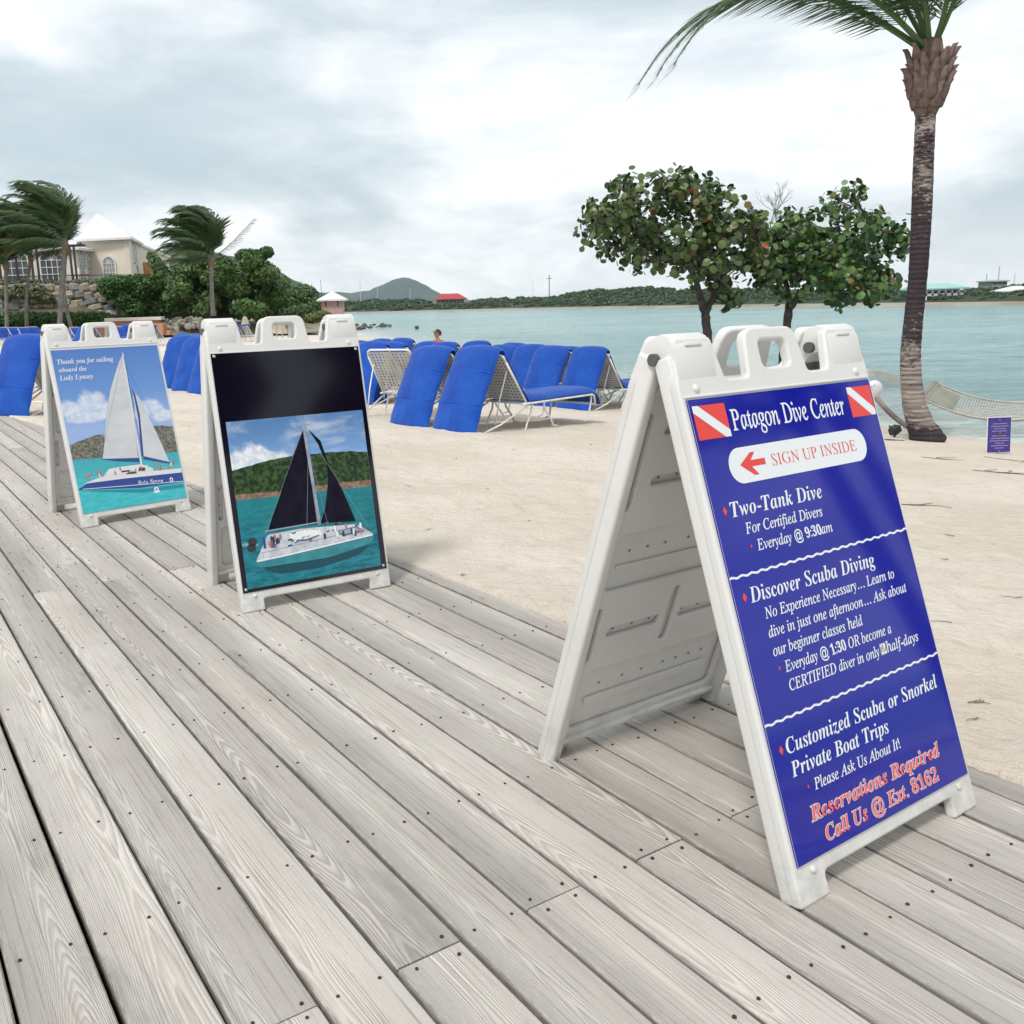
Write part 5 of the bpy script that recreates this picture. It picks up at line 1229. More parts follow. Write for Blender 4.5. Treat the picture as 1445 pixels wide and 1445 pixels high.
# ------------------------------------------------------------------ hammock, its stand, small things on the sand
YH = YN + 0.55
beam = MB(); bp = [pt(a, b_, YH + c) for a, b_, c in ((1222, 540, .25), (1236, 562, .2), (1258, 586, .12), (1283, 606, 0), (1330, 621, 0), (1390, 632, 0), (1450, 638, 0), (1520, 636, 0), (1590, 612, 0), (1650, 570, 0))]
bp = interp_path(bp, 40)
for _ in range(3): bp = [bp[0]] + [(bp[i - 1] + bp[i] * 2 + bp[i + 1]) / 4 for i in range(1, 39)] + [bp[-1]]
hs = tag(empty('hammock_stand', bp[20]), 'curved grey wooden hammock beam lying on the sand behind the big palm', 'hammock stand')
MB().tube([p - Vector(bp[20]) for p in bp], 0.045, 10, flat=0.7).obj('curved_beam', varied('grey_beam_wood', (0.30, 0.27, 0.235), (0.12, 0.095, 0.08), 2.5, 0.85, bumps=0.4), hs, smooth=True)
A = Vector(pt(1300, 562, YH + 0.05)); B = Vector(pt(1320, 539, YH + 0.75)); K = Vector(pt(1214, 519, YH + 0.2)); 
ham = tag(empty('hammock', A), 'pale rope hammock with spreader bar slung behind the big palm', 'hammock')
barw = varied('spreader_wood', (0.42, 0.34, 0.25), (0.30, 0.24, 0.18), 4, 0.7)
MB().tube([Vector((0, 0, 0)), B - A], 0.020, 8).obj('spreader_bar', barw, ham, smooth=True)
A2 = Vector(pt(1545, 562, YH + 0.05)); B2 = Vector(pt(1560, 539, YH + 0.75)); MB().tube([A2 - A, B2 - A], 0.02, 8).obj('spreader_bar', barw, ham, smooth=True)
rope = varied('pale_rope', (0.52, 0.48, 0.42), (0.40, 0.37, 0.32), 12, 0.9); rb = MB()
for i in range(9): rb.tube([K - A, (A.lerp(B, i / 8)) - A], 0.004, 4, False)
K2 = Vector(pt(1650, 519, YH + 0.3))
for i in range(9): rb.tube([K2 - A, (A2.lerp(B2, i / 8)) - A], 0.004, 4, False)
tag(rb.obj('end_cords', rope, ham), kind='stuff')
def bed(u, v):
    p = (A.lerp(A2, u)).lerp(B.lerp(B2, u), v); return p + Vector((0, 0, -0.26 * 4 * u * (1 - u) - 0.10 * 4 * v * (1 - v) * min(1, 6 * u, 6 * (1 - u)))) - A
nb_ = MB()
for j in range(15): nb_.tube([bed(i / 24, j / 14) for i in range(25)], 0.0055 if 0 < j < 14 else 0.012, 4, False)
for i in range(1, 60): nb_.tube([bed(i / 60, j / 7) for j in range(8)], 0.0045, 4, False)
tag(nb_.obj('rope_bed', rope, ham), kind='stuff')
pl = tag(empty('pillow', bed(0.12, 0.4) + A), 'flat grey green pillow lying in the rope hammock', 'pillow')
pb = MB(); n_ = 8; vs = []; 
for sgn in (1, -1):
    for i in range(n_ + 1):
        for j in range(n_ + 1):
            u = i / n_; v = j / n_; q = bed(0.025 + 0.135 * u, 0.10 + 0.80 * v) + A - pl.location; h = 0.055 * (1 - (2 * u - 1) ** 4) * (1 - (2 * v - 1) ** 4)
            vs.append(q + Vector((0, 0, 0.012 + (h if sgn > 0 else 0))))
k_ = n_ + 1; fs = []
for L_ in (0, k_ * k_):
    for i in range(n_):
        for j in range(n_): a = L_ + i * k_ + j; fs.append((a, a + 1, a + k_ + 1, a + k_))
pb.add(vs, fs); pb.obj('pad', varied('grey_green_canvas', (0.30, 0.31, 0.255), (0.24, 0.25, 0.20), 4, 0.8), pl, smooth=True)
fl = tag(empty('float', Vector(pt(1233, 549, YH - 0.1))), 'round white float beside the upper corner of the blue dive board', 'float')
MB().ball((0, 0, 0), (0.105, 0.05, 0.105), 16, 10).obj('shell', varied('white_float', (0.74, 0.75, 0.76), (0.62, 0.64, 0.66), 5, 0.5), fl, smooth=True)
for a, b_ in ((-0.05, 0.03), (-0.02, 0.045), (-0.045, -0.005)): MB().ball((a, -0.048, b_), (0.008, 0.005, 0.008), 6, 4).obj('hole', M['pin'], fl)
# small purple sign
g = ground(1409, 640); sg = tag(empty('notice_sign', g, R(4)), 'small purple notice with white border standing on the sand by the frame\'s right edge', 'sign')
purp = varied('purple_print', (0.050, 0.028, 0.20), (0.065, 0.040, 0.24), 4, 0.4); lean = (R(-6), 0, 0); q = YH * 0 + g.y / F
W2, H2 = 36 * q, 51 * q
MB().box((0, 0.006, H2 / 2 + 0.01), (W2, 0.008, H2)).obj('sign_plate', M['white_ink'], sg, rot=lean, bevel=0.001)
MB().box((0, 0.0, H2 / 2 + 0.01), (W2 - 0.012, 0.003, H2 - 0.012)).obj('sign_face', purp, sg, rot=lean)
ink = mat('faint_lilac_ink', (0.42, 0.38, 0.55), 0.5)[0]; rg = random.Random(2)
for i, wd in enumerate((0.55, 0.7, 0.45, 0.6, 0, 0.62, 0.7, 0.8, 0.3, 0.65, 0.35)):
    if wd == 0: continue
    v = H2 * (0.84 - 0.068 * i); b = MB(); u = -wd * W2 / 2
    while u < wd * W2 / 2: l = rg.uniform(0.008, 0.02); b.box((u + l / 2, -0.0025, v), (l, 0.0012, 0.0062)); u += l + 0.004
    tag(b.obj('text_line', ink, sg, rot=lean), kind='stuff')
for v in (0.028, H2 - 0.018): MB().ball((0, -0.003, v), 0.006, 8, 5).obj('bolt', M['steel'], sg, rot=lean)
MB().box((0, 0.02, 0.06), (0.03, 0.012, 0.34)).obj('stake', M['pin'], sg)
# dark ground lamp
g = ground(1262, 617); gl = tag(empty('ground_lamp', g, R(25)), 'small black spotlight on the sand left of the palm base', 'ground lamp')
blk = mat('black_housing', (0.02, 0.02, 0.024), 0.5)[0]
MB().box((0, 0, 0.085), (0.12, 0.09, 0.085), Matrix.Rotation(R(-28), 3, 'Y')).obj('housing', blk, gl, bevel=0.01); MB().tube([(0, 0, -0.05), (0.0, 0, 0.06)], 0.012, 8).obj('stem', blk, gl); MB().box((-0.055, 0, 0.115), (0.006, 0.07, 0.065), Matrix.Rotation(R(-28), 3, 'Y')).obj('lens', mat('lamp_glass', (0.08, 0.09, 0.1), 0.1)[0], gl)
# twigs and scraps
twm = varied('driftwood', (0.22, 0.17, 0.13), (0.12, 0.09, 0.07), 20, 0.9); rg = random.Random(31)
def twig(px, py, L, n, label, thick=0.004, az=None, col=twm):
    g = ground(px, py); b = MB(); a0 = rg.uniform(0, 6.28) if az is None else az
    for k in range(n):
        a = a0 + (rg.uniform(-0.8, 0.8) if k else 0); l = L * (1 if k == 0 else rg.uniform(0.35, 0.7)); s0 = Vector((math.cos(a0), math.sin(a0), 0)) * (0 if k == 0 else L * rg.uniform(0.15, 0.6)); pts = []
        for j in range(6):
            p = s0 + Vector((math.cos(a), math.sin(a), 0)) * (l * j / 5) + Vector((0, 0, 0)); a += rg.uniform(-.22, .22)
            z_ = float(sandz(g.x + p.x, g.y + p.y)) - g.z; pts.append((p.x, p.y, z_ + 0.005))
        b.tube(pts, [thick * (1 - 0.12 * j) for j in range(6)], 5)
    o = b.obj('twig', col, None, loc=g); tag(o, label, 'twig', 'twigs and dry weed scattered on the sand'); return o
TL = 'bit of dry twig or weed lying on the sand'
twig(1372, 664, 0.6, 5, 'branching grey twig on the sand below the small purple sign', 0.0035, R(-8)); twig(1388, 646, 0.55, 4, 'thin bare twig just beneath the small purple sign', 0.003, R(-40))
twig(1272, 714, 0.30, 3, 'forked twig lying right of the blue dive panel', 0.004, R(10)); twig(1300, 646, 0.35, 3, 'curled weed twig below the big palm base', 0.003)
twig(1276, 622, 0.30, 4, 'dark twigs at the foot of the big palm', 0.007)
for px, py in ((1333, 756), (1338, 791), (1342, 888), (1442, 844), (1366, 989), (1380, 1013), (727, 635), (835, 629), (644, 648), (608, 748), (746, 734), (580, 687), (690, 690), (870, 650), (650, 815)):
    twig(px, py, rg.uniform(0.03, 0.09), rg.randint(1, 3), TL, 0.0022)

# ------------------------------------------------------------------ left bank: walls, stones, hedges, big tree
YB = 62.0
def slab(name, px0, px1, y0, y1, Y, th, m, parent=None, bevel=0.0):
    a = at(px0, y1, Y); b = at(px1, y1, Y); z1 = at((px0 + px1) / 2, y0, Y).z; z0 = at((px0 + px1) / 2, y1, Y).z
    o = MB().box(((a.x + b.x) / 2, Y + th / 2, (z0 + z1) / 2), (b.x - a.x, th, z1 - z0)).obj(name, m, None, bevel=bevel)
    if parent is not None: o.parent = parent; o.location = -parent.location
    return o
BANKM = varied('bank_soil', (0.16, 0.14, 0.085), (0.075, 0.085, 0.04), 0.8, 0.95)
bk = MB()
rows = [(57.0, None, -0.35), (60.5, 462, 0), (63.0, 449, 0), (66.5, 412, 0), (69, 400, 0), (88, 397, 0), (140, 392, 0)]
cols_ = list(range(-700, 241, 20)); V = []
for (Y, yy, z) in rows:
    for px in cols_:
        dx = px - 0; zz = z if yy is None else at(90, yy, Y).z
        fall = max(0.0, min(1.0, (px - 125) / 90.0)); zz = zz * (1 - fall) + (-0.2 + 0.012 * (Y - 57)) * fall if Y < 85 else zz
        V.append((at(px, 450, Y).x, Y, zz + rnd.uniform(-.08, .08)))
nc = len(cols_); Fq = [(i * nc + j, i * nc + j + 1, (i + 1) * nc + j + 1, (i + 1) * nc + j) for i in range(len(rows) - 1) for j in range(nc - 1)]
tag(link('terrace_ground', mesh_np('terrace_ground', V, Fq, BANKM, True)), kind='structure')
# bank to the right of it, under trees and gazebo
V = []; rows2 = [(60, 0.0), (70, 0.6), (85, 1.0), (120, 1.2), (200, 0.5)]; cols2 = list(range(150, 461, 20))
for Y, z in rows2:
    for px in cols2: V.append((at(px, 450, Y).x, Y, z * min(1, (470 - px) / 60) - 0.35 + rnd.uniform(-.05, .05)))
nc = len(cols2); Fq = [(i * nc + j, i * nc + j + 1, (i + 1) * nc + j + 1, (i + 1) * nc + j) for i in range(len(rows2) - 1) for j in range(nc - 1)]
tag(link('shore_ground', mesh_np('shore_ground', V, Fq, varied('shore_soil', (0.34, 0.30, 0.22), (0.16, 0.17, 0.09), 0.4, 0.95), True)), kind='structure')
def stone_mat():
    m, t, b = mat('wall_stone', (0.3, 0.28, 0.25), 0.9, 0.2); oi = t.n('ShaderNodeObjectInfo').outputs['Random']
    c = t.ramp(oi, [(0.0, (0.15, 0.165, 0.17)), (0.3, (0.24, 0.255, 0.25)), (0.55, (0.32, 0.30, 0.265)), (0.75, (0.42, 0.33, 0.24)), (1.0, (0.46, 0.44, 0.40))])
    c = t.mix(t.mr(t.noise(t.coord('Object'), 3, 5, 0.6), 0.35, 0.7, 0, 0.6), c, (0.12, 0.12, 0.11)); t.put(b.inputs['Base Color'], c); return m
STONE = stone_mat()
stone_me = []
for k in range(7):
    r2 = random.Random(40 + k); b = MB().ball((0, 0, 0), (0.5, 0.4, 0.44), 8, 5, 0.10, r2); b.v = [tuple(math.copysign(min(abs(c_), m__) ** 0.6 * m__ ** 0.4, c_) for c_, m__ in zip(v_, (0.5, 0.4, 0.44))) for v_ in b.v]; b.v = [(x_ * (1 + 0.1 * r2.uniform(-1, 1)), y_, z_ * (1 + 0.12 * r2.uniform(-1, 1))) for x_, y_, z_ in b.v]
    stone_me.append(b.mesh('stone', STONE))
rw = tag(empty('retaining_wall', at(90, 450, 64)), 'rough stone retaining wall of mixed boulders below the hotel terrace', 'stone wall')
mb_ = slab('mortar_backing', -60, 160, 411, 452, 65.0, 0.8, varied('dark_mortar', (0.10, 0.09, 0.075), (0.06, 0.055, 0.045), 1, 0.95), rw)
rg = random.Random(12); ypx = 447
while ypx > 407:
    hpx = rg.uniform(8.0, 12.0); px = -12 + rg.uniform(-5, 0)
    end = 182 - max(0, (447 - ypx)) * 1.0
    while px < end:
        wd = rg.uniform(10, 24); p = at(px + wd / 2, ypx - hpx / 2 + rg.uniform(-1.5, 1.5), 64.6 + (447 - ypx) * 0.012)
        o = link('stone', rg.choice(stone_me), rw, p - rw.location, (rg.uniform(-.25, .25), rg.uniform(-.3, .3), rg.uniform(-.3, .3)))
        o.scale = (wd / F * 64 * 1.06, 0.9, hpx / F * 64 * rg.uniform(1.05, 1.4)); px += wd * 0.96
    ypx -= hpx * 0.92
rb2 = 0
for i in range(34):
    px = rg.uniform(226, 292); py = rg.uniform(449, 466 - (px - 226) * 0.05); p = at(px, py, 58.5 - (py - 450) * 0.08); s_ = rg.uniform(4, 9) / F * 58
    o = link('boulder', rg.choice(stone_me), None, p, (rg.uniform(-.4, .4), rg.uniform(-.4, .4), rg.uniform(0, 3))); o.scale = (s_ * 1.3, s_, s_)
    tag(o, 'boulder in the loose rock bank under the big round tree', 'rock', 'loose boulders under the big round tree')
def E(px, py, rx, ry, Y, rd=None):
    k = Y / F; c = at(px, py, Y); return (c.x, c.y, c.z), (rx * k, rd if rd else rx * k, ry * k)
def mkbush(name, label, cat, blobs, Y, per, size, m, seed, **kw):
    cs = []; rs = []
    for q in blobs: c, r = E(q[0], q[1], q[2], q[3], Y + (q[4] if len(q) > 4 else 0)); cs.append(c); rs.append(r)
    return bush(name, label, cat, cs, rs, [per] * len(cs) if isinstance(per, int) else per, size, m, seed, **kw)
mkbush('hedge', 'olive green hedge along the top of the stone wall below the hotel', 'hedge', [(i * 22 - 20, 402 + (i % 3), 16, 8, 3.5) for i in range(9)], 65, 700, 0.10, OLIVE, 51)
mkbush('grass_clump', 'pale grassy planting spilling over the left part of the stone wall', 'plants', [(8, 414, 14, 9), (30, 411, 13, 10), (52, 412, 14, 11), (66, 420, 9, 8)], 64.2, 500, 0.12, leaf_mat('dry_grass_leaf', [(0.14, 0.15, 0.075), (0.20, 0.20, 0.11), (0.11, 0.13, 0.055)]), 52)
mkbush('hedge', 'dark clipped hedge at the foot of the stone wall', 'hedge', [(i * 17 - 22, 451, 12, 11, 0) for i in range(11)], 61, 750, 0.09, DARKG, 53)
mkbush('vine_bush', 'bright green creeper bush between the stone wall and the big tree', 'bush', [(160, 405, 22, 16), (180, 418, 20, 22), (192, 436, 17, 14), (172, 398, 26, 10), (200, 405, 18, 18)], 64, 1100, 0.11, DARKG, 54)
rgb_ = random.Random(66); big = []
while len(big) < 46:
    px = rgb_.uniform(212, 400); py = rgb_.uniform(356, 442); top_ = np.interp(px, [205, 230, 262, 300, 345, 368, 385, 400, 410], [410, 378, 366, 358, 350, 352, 372, 400, 425])
    if py < top_ + 9: continue
    big.append((px, py, rgb_.uniform(13, 21), rgb_.uniform(9, 15), rgb_.uniform(-3, 3) - 2.2 * (1 - abs((px - 305) / 110) ** 2)))
big += [(214, 430, 24, 20, -1), (228, 438, 20, 14, -1), (250, 405, 38, 30, 3), (300, 400, 45, 36, 3), (350, 400, 42, 36, 3), (300, 430, 85, 18, 2), (376, 356, 9, 7, 0), (366, 362, 10, 8, 0)]
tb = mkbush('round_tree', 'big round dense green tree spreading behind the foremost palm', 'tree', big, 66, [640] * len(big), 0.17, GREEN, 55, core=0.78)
for a in ((260, 0), (300, 1), (345, -1)): MB().tube([at(a[0], 455, 65) - tb.location, at(a[0] + 6, 430, 65) - tb.location, at(a[0] + a[1] * 12, 405, 65) - tb.location], [0.22, 0.17, 0.10], 8).obj('trunk', BARK, tb, smooth=True)
mkbush('round_tree', 'slim upright leafy shoot over the roofline left of the big tree', 'tree', [(219, 370, 9, 10), (213, 362, 6, 6), (226, 380, 10, 10)], 68, 260, 0.13, GREEN, 60)
mkbush('shrub', 'lighter green feathery shrub right of the big tree behind the black poster board', 'shrub', [(408, 425, 20, 24, 0), (430, 420, 20, 18, 1), (447, 434, 14, 14, 0), (420, 440, 26, 12, -1), (400, 405, 12, 14, 2)], 78, 1500, 0.12, leaf_mat('shrub_leaf', [(0.040, 0.095, 0.028), (0.060, 0.130, 0.035), (0.085, 0.160, 0.045)]), 56)
mkbush('shrub', 'pale green sea side shrub just beside the pink gazebo', 'shrub', [(455, 446, 14, 8), (440, 449, 14, 7)], 72, 600, 0.09, leaf_mat('shrub_leaf_pale', [(0.10, 0.13, 0.04), (0.14, 0.17, 0.05)]), 57)
for (x_, y_, lb) in ((5.75, -3.55, 'unseen leafy tree added behind the camera to darken the black panel reflection, left of the pair'), (7.95, -1.35, 'unseen leafy tree added behind the camera to darken the black panel reflection, right of the pair')):  # unseen trees added so their reflection darkens the black poster panel
    z_ = float(sandz(x_, y_)); r3 = random.Random(int(x_ * 10))
    cs_ = [(x_ + r3.uniform(-.7, .7), y_ + r3.uniform(-.7, .7), z_ + r3.uniform(3.0, 5.9)) for _ in range(18)]
    bush('added_reflection_tree', lb, 'tree', cs_, [(0.75, 0.75, 0.6)] * 18, [320] * 18, 0.09, GREEN, int(x_ * 10), stem=[([(x_, y_, z_ - 0.1), (x_ + 0.05, y_, z_ + 2.0), (x_, y_, z_ + 4.2)], [0.13, 0.11, 0.07])])
# low walls
TERRA = varied('terracotta_render', (0.50, 0.23, 0.125), (0.42, 0.19, 0.11), 1.2, 0.9); CREAMW = varied('white_coping', (0.74, 0.70, 0.64), (0.62, 0.58, 0.52), 1.5, 0.8)
lw = tag(empty('planter_wall', at(120, 477, 57)), 'long low terracotta coloured wall below the dark hedge', 'wall')
slab('wall', 34, 205, 465, 478, 57, 0.5, TERRA, lw, 0.02); slab('coping', 33, 206, 463, 465, 56.95, 0.6, TERRA, lw)
ww = tag(empty('low_wall', at(190, 460, 58)), 'low pink wall with a thick white coping behind the pale poster board', 'wall')
slab('wall', 149, 226, 453, 466, 58, 0.6, TERRA, ww, 0.02); slab('coping', 147, 228, 448, 453, 57.9, 0.8, CREAMW, ww, 0.03)
pw = tag(empty('end_pier', at(216, 470, 56)), 'terracotta pier at the right end of the low walls', 'pier')
slab('pier', 204, 231, 457, 473, 56, 1.0, TERRA, pw, 0.02); slab('step', 231, 240, 466, 473, 56.2, 0.6, TERRA, pw, 0.02)

# ------------------------------------------------------------------ hotel
YH2 = 92.0
CREAM = varied('cream_render', (0.74, 0.67, 0.58), (0.66, 0.59, 0.50), 0.25, 0.9); WHT = varied('white_trim', (0.70, 0.68, 0.64), (0.60, 0.58, 0.54), 1.0, 0.8)
def roofm(name, a, b):
    m, t, bs = mat(name, a, 0.7, 0.3); o = t.pos(); x, y, z = t.xyz(o)
    st = t.m('FRACT', t.m('MULTIPLY', z, 3.2)); c = t.mix(t.mr(st, 0.8, 1.0, 0, 0.6), a, b); c = t.mix(t.mr(t.noise(o, 0.8, 4), 0.4, 0.7, 0, 0.5), c, b); t.put(bs.inputs['Base Color'], c); return m
ROOFW = roofm('white_roof_shingle', (0.74, 0.72, 0.70), (0.60, 0.58, 0.56)); GLASSD = mat('dark_window_glass', (0.05, 0.06, 0.075), 0.12, 0.6)[0]; GLASSL = mat('curtained_window', (0.30, 0.31, 0.32), 0.25, 0.5)[0]; DARKM = mat('dark_pergola_steel', (0.03, 0.02, 0.035), 0.6)[0]
ho = tag(empty('hotel', at(150, 396, YH2)), 'cream hotel with a white pyramid roof and arched windows behind the left palms', 'building')
HL = ho.location
def wallq(name, p0, p1, z0, z1, th, m):      # wall between two ground points, thickness away from the camera
    p0 = Vector((p0[0], p0[1], 0)); p1 = Vector((p1[0], p1[1], 0)); d = (p1 - p0); L = d.length; a = math.atan2(d.y, d.x)
    o = MB().box((L / 2, th / 2, (z1 - z0) / 2), (L, th, z1 - z0)).obj(name, m, ho, loc=Vector((p0.x, p0.y, z0)) - HL, rot=(0, 0, a)); return o, a, L
def archwin(p0, p1, s, w_, z0, h, glass=GLASSL, fan=True):
    """arched window centred at fraction s of the wall p0-p1, on its outer face"""
    P0 = Vector((p0[0], p0[1], 0)); P1 = Vector((p1[0], p1[1], 0)); d = (P1 - P0).normalized(); a = math.atan2(d.y, d.x); c = P0.lerp(P1, s); nrm = Vector((d.y, -d.x, 0))
    lo = Vector((c.x, c.y, z0)) - HL + nrm * 0.02; n = 12; r = w_ / 2
    arch = [(-r, 0), (r, 0)] + [(r * math.cos(math.pi * k / n), h - r + r * math.sin(math.pi * k / n)) for k in range(n + 1)]
    def ring(rr, e): return [(-rr, -e), (rr, -e)] + [(rr * math.cos(math.pi * k / n), h - r + rr * math.sin(math.pi * k / n)) for k in range(n + 1)]
    f = MB(); O = ring(r + 0.16, 0.12); I = ring(r, 0.0); N_ = len(O)
    vs = [(x_, -0.10, z_) for x_, z_ in O] + [(x_, -0.10, z_) for x_, z_ in I] + [(x_, 0.02, z_) for x_, z_ in O] + [(x_, 0.02, z_) for x_, z_ in I]
    fs = []
    for i in range(N_):
        j = (i + 1) % N_; fs += [(i, j, N_ + j, N_ + i), (2 * N_ + i, 2 * N_ + j, j, i), (N_ + i, N_ + j, 3 * N_ + j, 3 * N_ + i)]
    f.add(vs, fs)
    for k in (-1, 0, 1): f.box((k * r * 0.5, -0.055, (h - r) / 2), (0.06, 0.05, h - r))
    for k in (1, 2, 3): f.box((0, -0.055, (h - r) * k / 3), (2 * r, 0.045, 0.06))
    if fan:
        for k in range(1, 6):
            aa = math.pi * k / 6; f.tube([(0, -0.055, h - r), (r * math.cos(aa), -0.055, h - r + r * math.sin(aa))], 0.03, 4, False)
        f.tube([(r * 0.5 * math.cos(math.pi * k / 8), -0.055, h - r + r * 0.5 * math.sin(math.pi * k / 8)) for k in range(9)], 0.03, 4, False)
    w = f.obj('window', WHT, ho, loc=lo, rot=(0, 0, a))
    g = MB().add([(x_, -0.03, z_) for x_, z_ in arch], [tuple(range(len(arch)))]).obj('pane', glass, w)
zb = at(150, 400, YH2).z; zs = lambda px, py, Y: at(px, py, Y).z
# main block
A0 = at(121, 390, YH2); A1 = at(186, 390, YH2 - 1); A2_ = at(199, 390, YH2 + 6.5); zE = zs(150, 337, YH2)
for (p0, p1) in ((A0, A1), (A1, A2_)): wallq('wall', p0, p1, zb - 1, zE, 0.4, CREAM)
archwin(A0, A1, 0.54, 1.15, zs(158, 392, YH2), 1.9); archwin(A1, A2_, 0.5, 2.1, zs(193, 370, YH2 + 3), 1.75, GLASSL); archwin(A1, A2_, 0.5, 2.1, zs(193, 392, YH2 + 3) - 0.1, 1.35, GLASSL, False)
def hip(name, pts, apex, ov, m, th=0.22):
    c = sum(pts, Vector()) / len(pts); q = [p + (p - c).normalized() * ov for p in pts]; b = MB(); n = len(q)
    aps = apex if isinstance(apex, list) else [apex]
    vs = [p - HL for p in q] + [p - HL - Vector((0, 0, th)) for p in q] + [a - HL for a in aps]
    fs = [tuple(range(n, 2 * n))[::-1]] + [(i, n + i, n + (i + 1) % n, (i + 1) % n) for i in range(n)]
    for i in range(n):
        if len(aps) == 1: fs.append((i, (i + 1) % n, 2 * n))
    if len(aps) == 2: fs += [(0, 1, 2 * n + 1, 2 * n), (1, 2, 2 * n + 1), (2, 3, 2 * n, 2 * n + 1), (3, 0, 2 * n)]
    return b.add(vs, fs).obj(name, m, ho)
def V3(p, z): return Vector((p[0], p[1], z))
A3 = at(118, 390, YH2 + 7)
hip('roof', [V3(A0, zE), V3(A1, zE), V3(A2_, zE), V3(A3, zE)], V3(at(137, 303, YH2 + 3.4), zs(137, 301, YH2 + 3.4)), 0.75, ROOFW)
MB().box((0, 0, 0), (0.1, 0.1, 0.1)) 
for (p0, p1) in ((A0, A1), (A1, A2_)): wallq('cornice', V3(p0, 0) + Vector((0, -0.12, 0)), V3(p1, 0) + Vector((0.05, -0.12, 0)), zE - 0.45, zE - 0.24, 0.3, WHT)
# receding right wing
B0 = at(199, 390, YH2 + 6.6); B1_ = at(240, 390, YH2 + 30); zE2 = zs(201, 343, YH2 + 6.5)
wallq('wall', B0, B1_, zb - 1, zE2, 0.4, CREAM); wallq('cornice', V3(B0, 0) + Vector((0, -0.12, 0)), V3(B1_, 0) + Vector((0, -0.12, 0)), zE2 - 0.5, zE2 - 0.2, 0.3, WHT)
hip('roof', [V3(B0, zE2), V3(B1_, zE2), V3(B1_, zE2) + Vector((-8, 4, 0)), V3(B0, zE2) + Vector((-7, 3, 0))], [V3(B0, zE2 + 2.0) + Vector((-3, 5, 0)), V3(B1_, zE2 + 2.0) + Vector((-4, -2, 0))], 0.7, ROOFW)
slab('orange_bay', 204, 214, 370, 400, YH2 + 4, 1.0, varied('orange_render', (0.55, 0.27, 0.10), (0.48, 0.22, 0.08), 0.7, 0.9), ho)
# left arcade wing, slightly lower
C0 = at(111, 390, YH2 - 3); C1 = at(133, 390, YH2 + 0.5); zE3 = zs(122, 352, YH2 - 1.5)
wallq('wall', C0, C1, zb - 1, zE3, 0.4, CREAM); archwin(C0, C1, 0.27, 1.35, zs(117, 391, YH2 - 2), 2.45); archwin(C0, C1, 0.76, 1.25, zs(129, 391, YH2 - 1), 2.2)
for s_ in (0.02, 0.52, 0.97): p = C0.lerp(C1, s_); MB().tube([Vector((p.x + 0.05, p.y - 0.35, zb - 0.5)) - HL, Vector((p.x + 0.05, p.y - 0.35, zb + 1.35)) - HL], 0.17, 10).obj('column', WHT, ho, smooth=True)
D0 = at(-60, 390, YH2 - 4); D1 = at(111, 390, YH2 - 3.2); zE4 = zs(60, 350, YH2 - 4)
wallq('wall', D0, D1, zb - 1, zE4, 0.4, CREAM)
for s_, w__ in ((0.50, 1.9), (0.79, 1.9), (0.22, 1.9)): archwin(D0, D1, s_, w__ * 1.05, zs(60, 397, YH2 - 4), 2.9, GLASSD)
hip('roof', [V3(D0, zE4), V3(D1, zE4), V3(C1, zE4), V3(C1, zE4) + Vector((0, 7, 0)), V3(D0, zE4) + Vector((0, 7, 0))], V3(at(60, 335, YH2 + 1), zs(60, 334, YH2 + 1)), 0.6, ROOFW)
# dark veranda posts with railing
for px in (2, 26, 48, 56, 103, 109): p = at(px, 396, YH2 - 8); MB().box(((p - HL).x, (p - HL).y, zb + 1.2 - HL.z), (0.16, 0.16, 3.6)).obj('veranda_post', DARKM, ho)
p = at(50, 396, YH2 - 8); MB().box(((p - HL).x, (p - HL).y, zb + 3.05 - HL.z), (9.4, 0.2, 0.22)).obj('veranda_beam', DARKM, ho); MB().box(((p - HL).x, (p - HL).y, zb + 0.55 - HL.z), (9.6, 0.06, 0.07)).obj('railing', DARKM, ho)
rl = MB()
for i in range(60): rl.box(((p - HL).x - 4.7 + i * 0.16, (p - HL).y, zb + 0.1 - HL.z), (0.035, 0.035, 0.9))
tag(rl.obj('balusters', DARKM, ho), kind='stuff')
p = at(130, 396, YH2 - 5); MB().box(((p - HL).x, (p - HL).y, zb + 0.6 - HL.z), (3.6, 0.05, 0.06)).obj('railing', DARKM, ho)

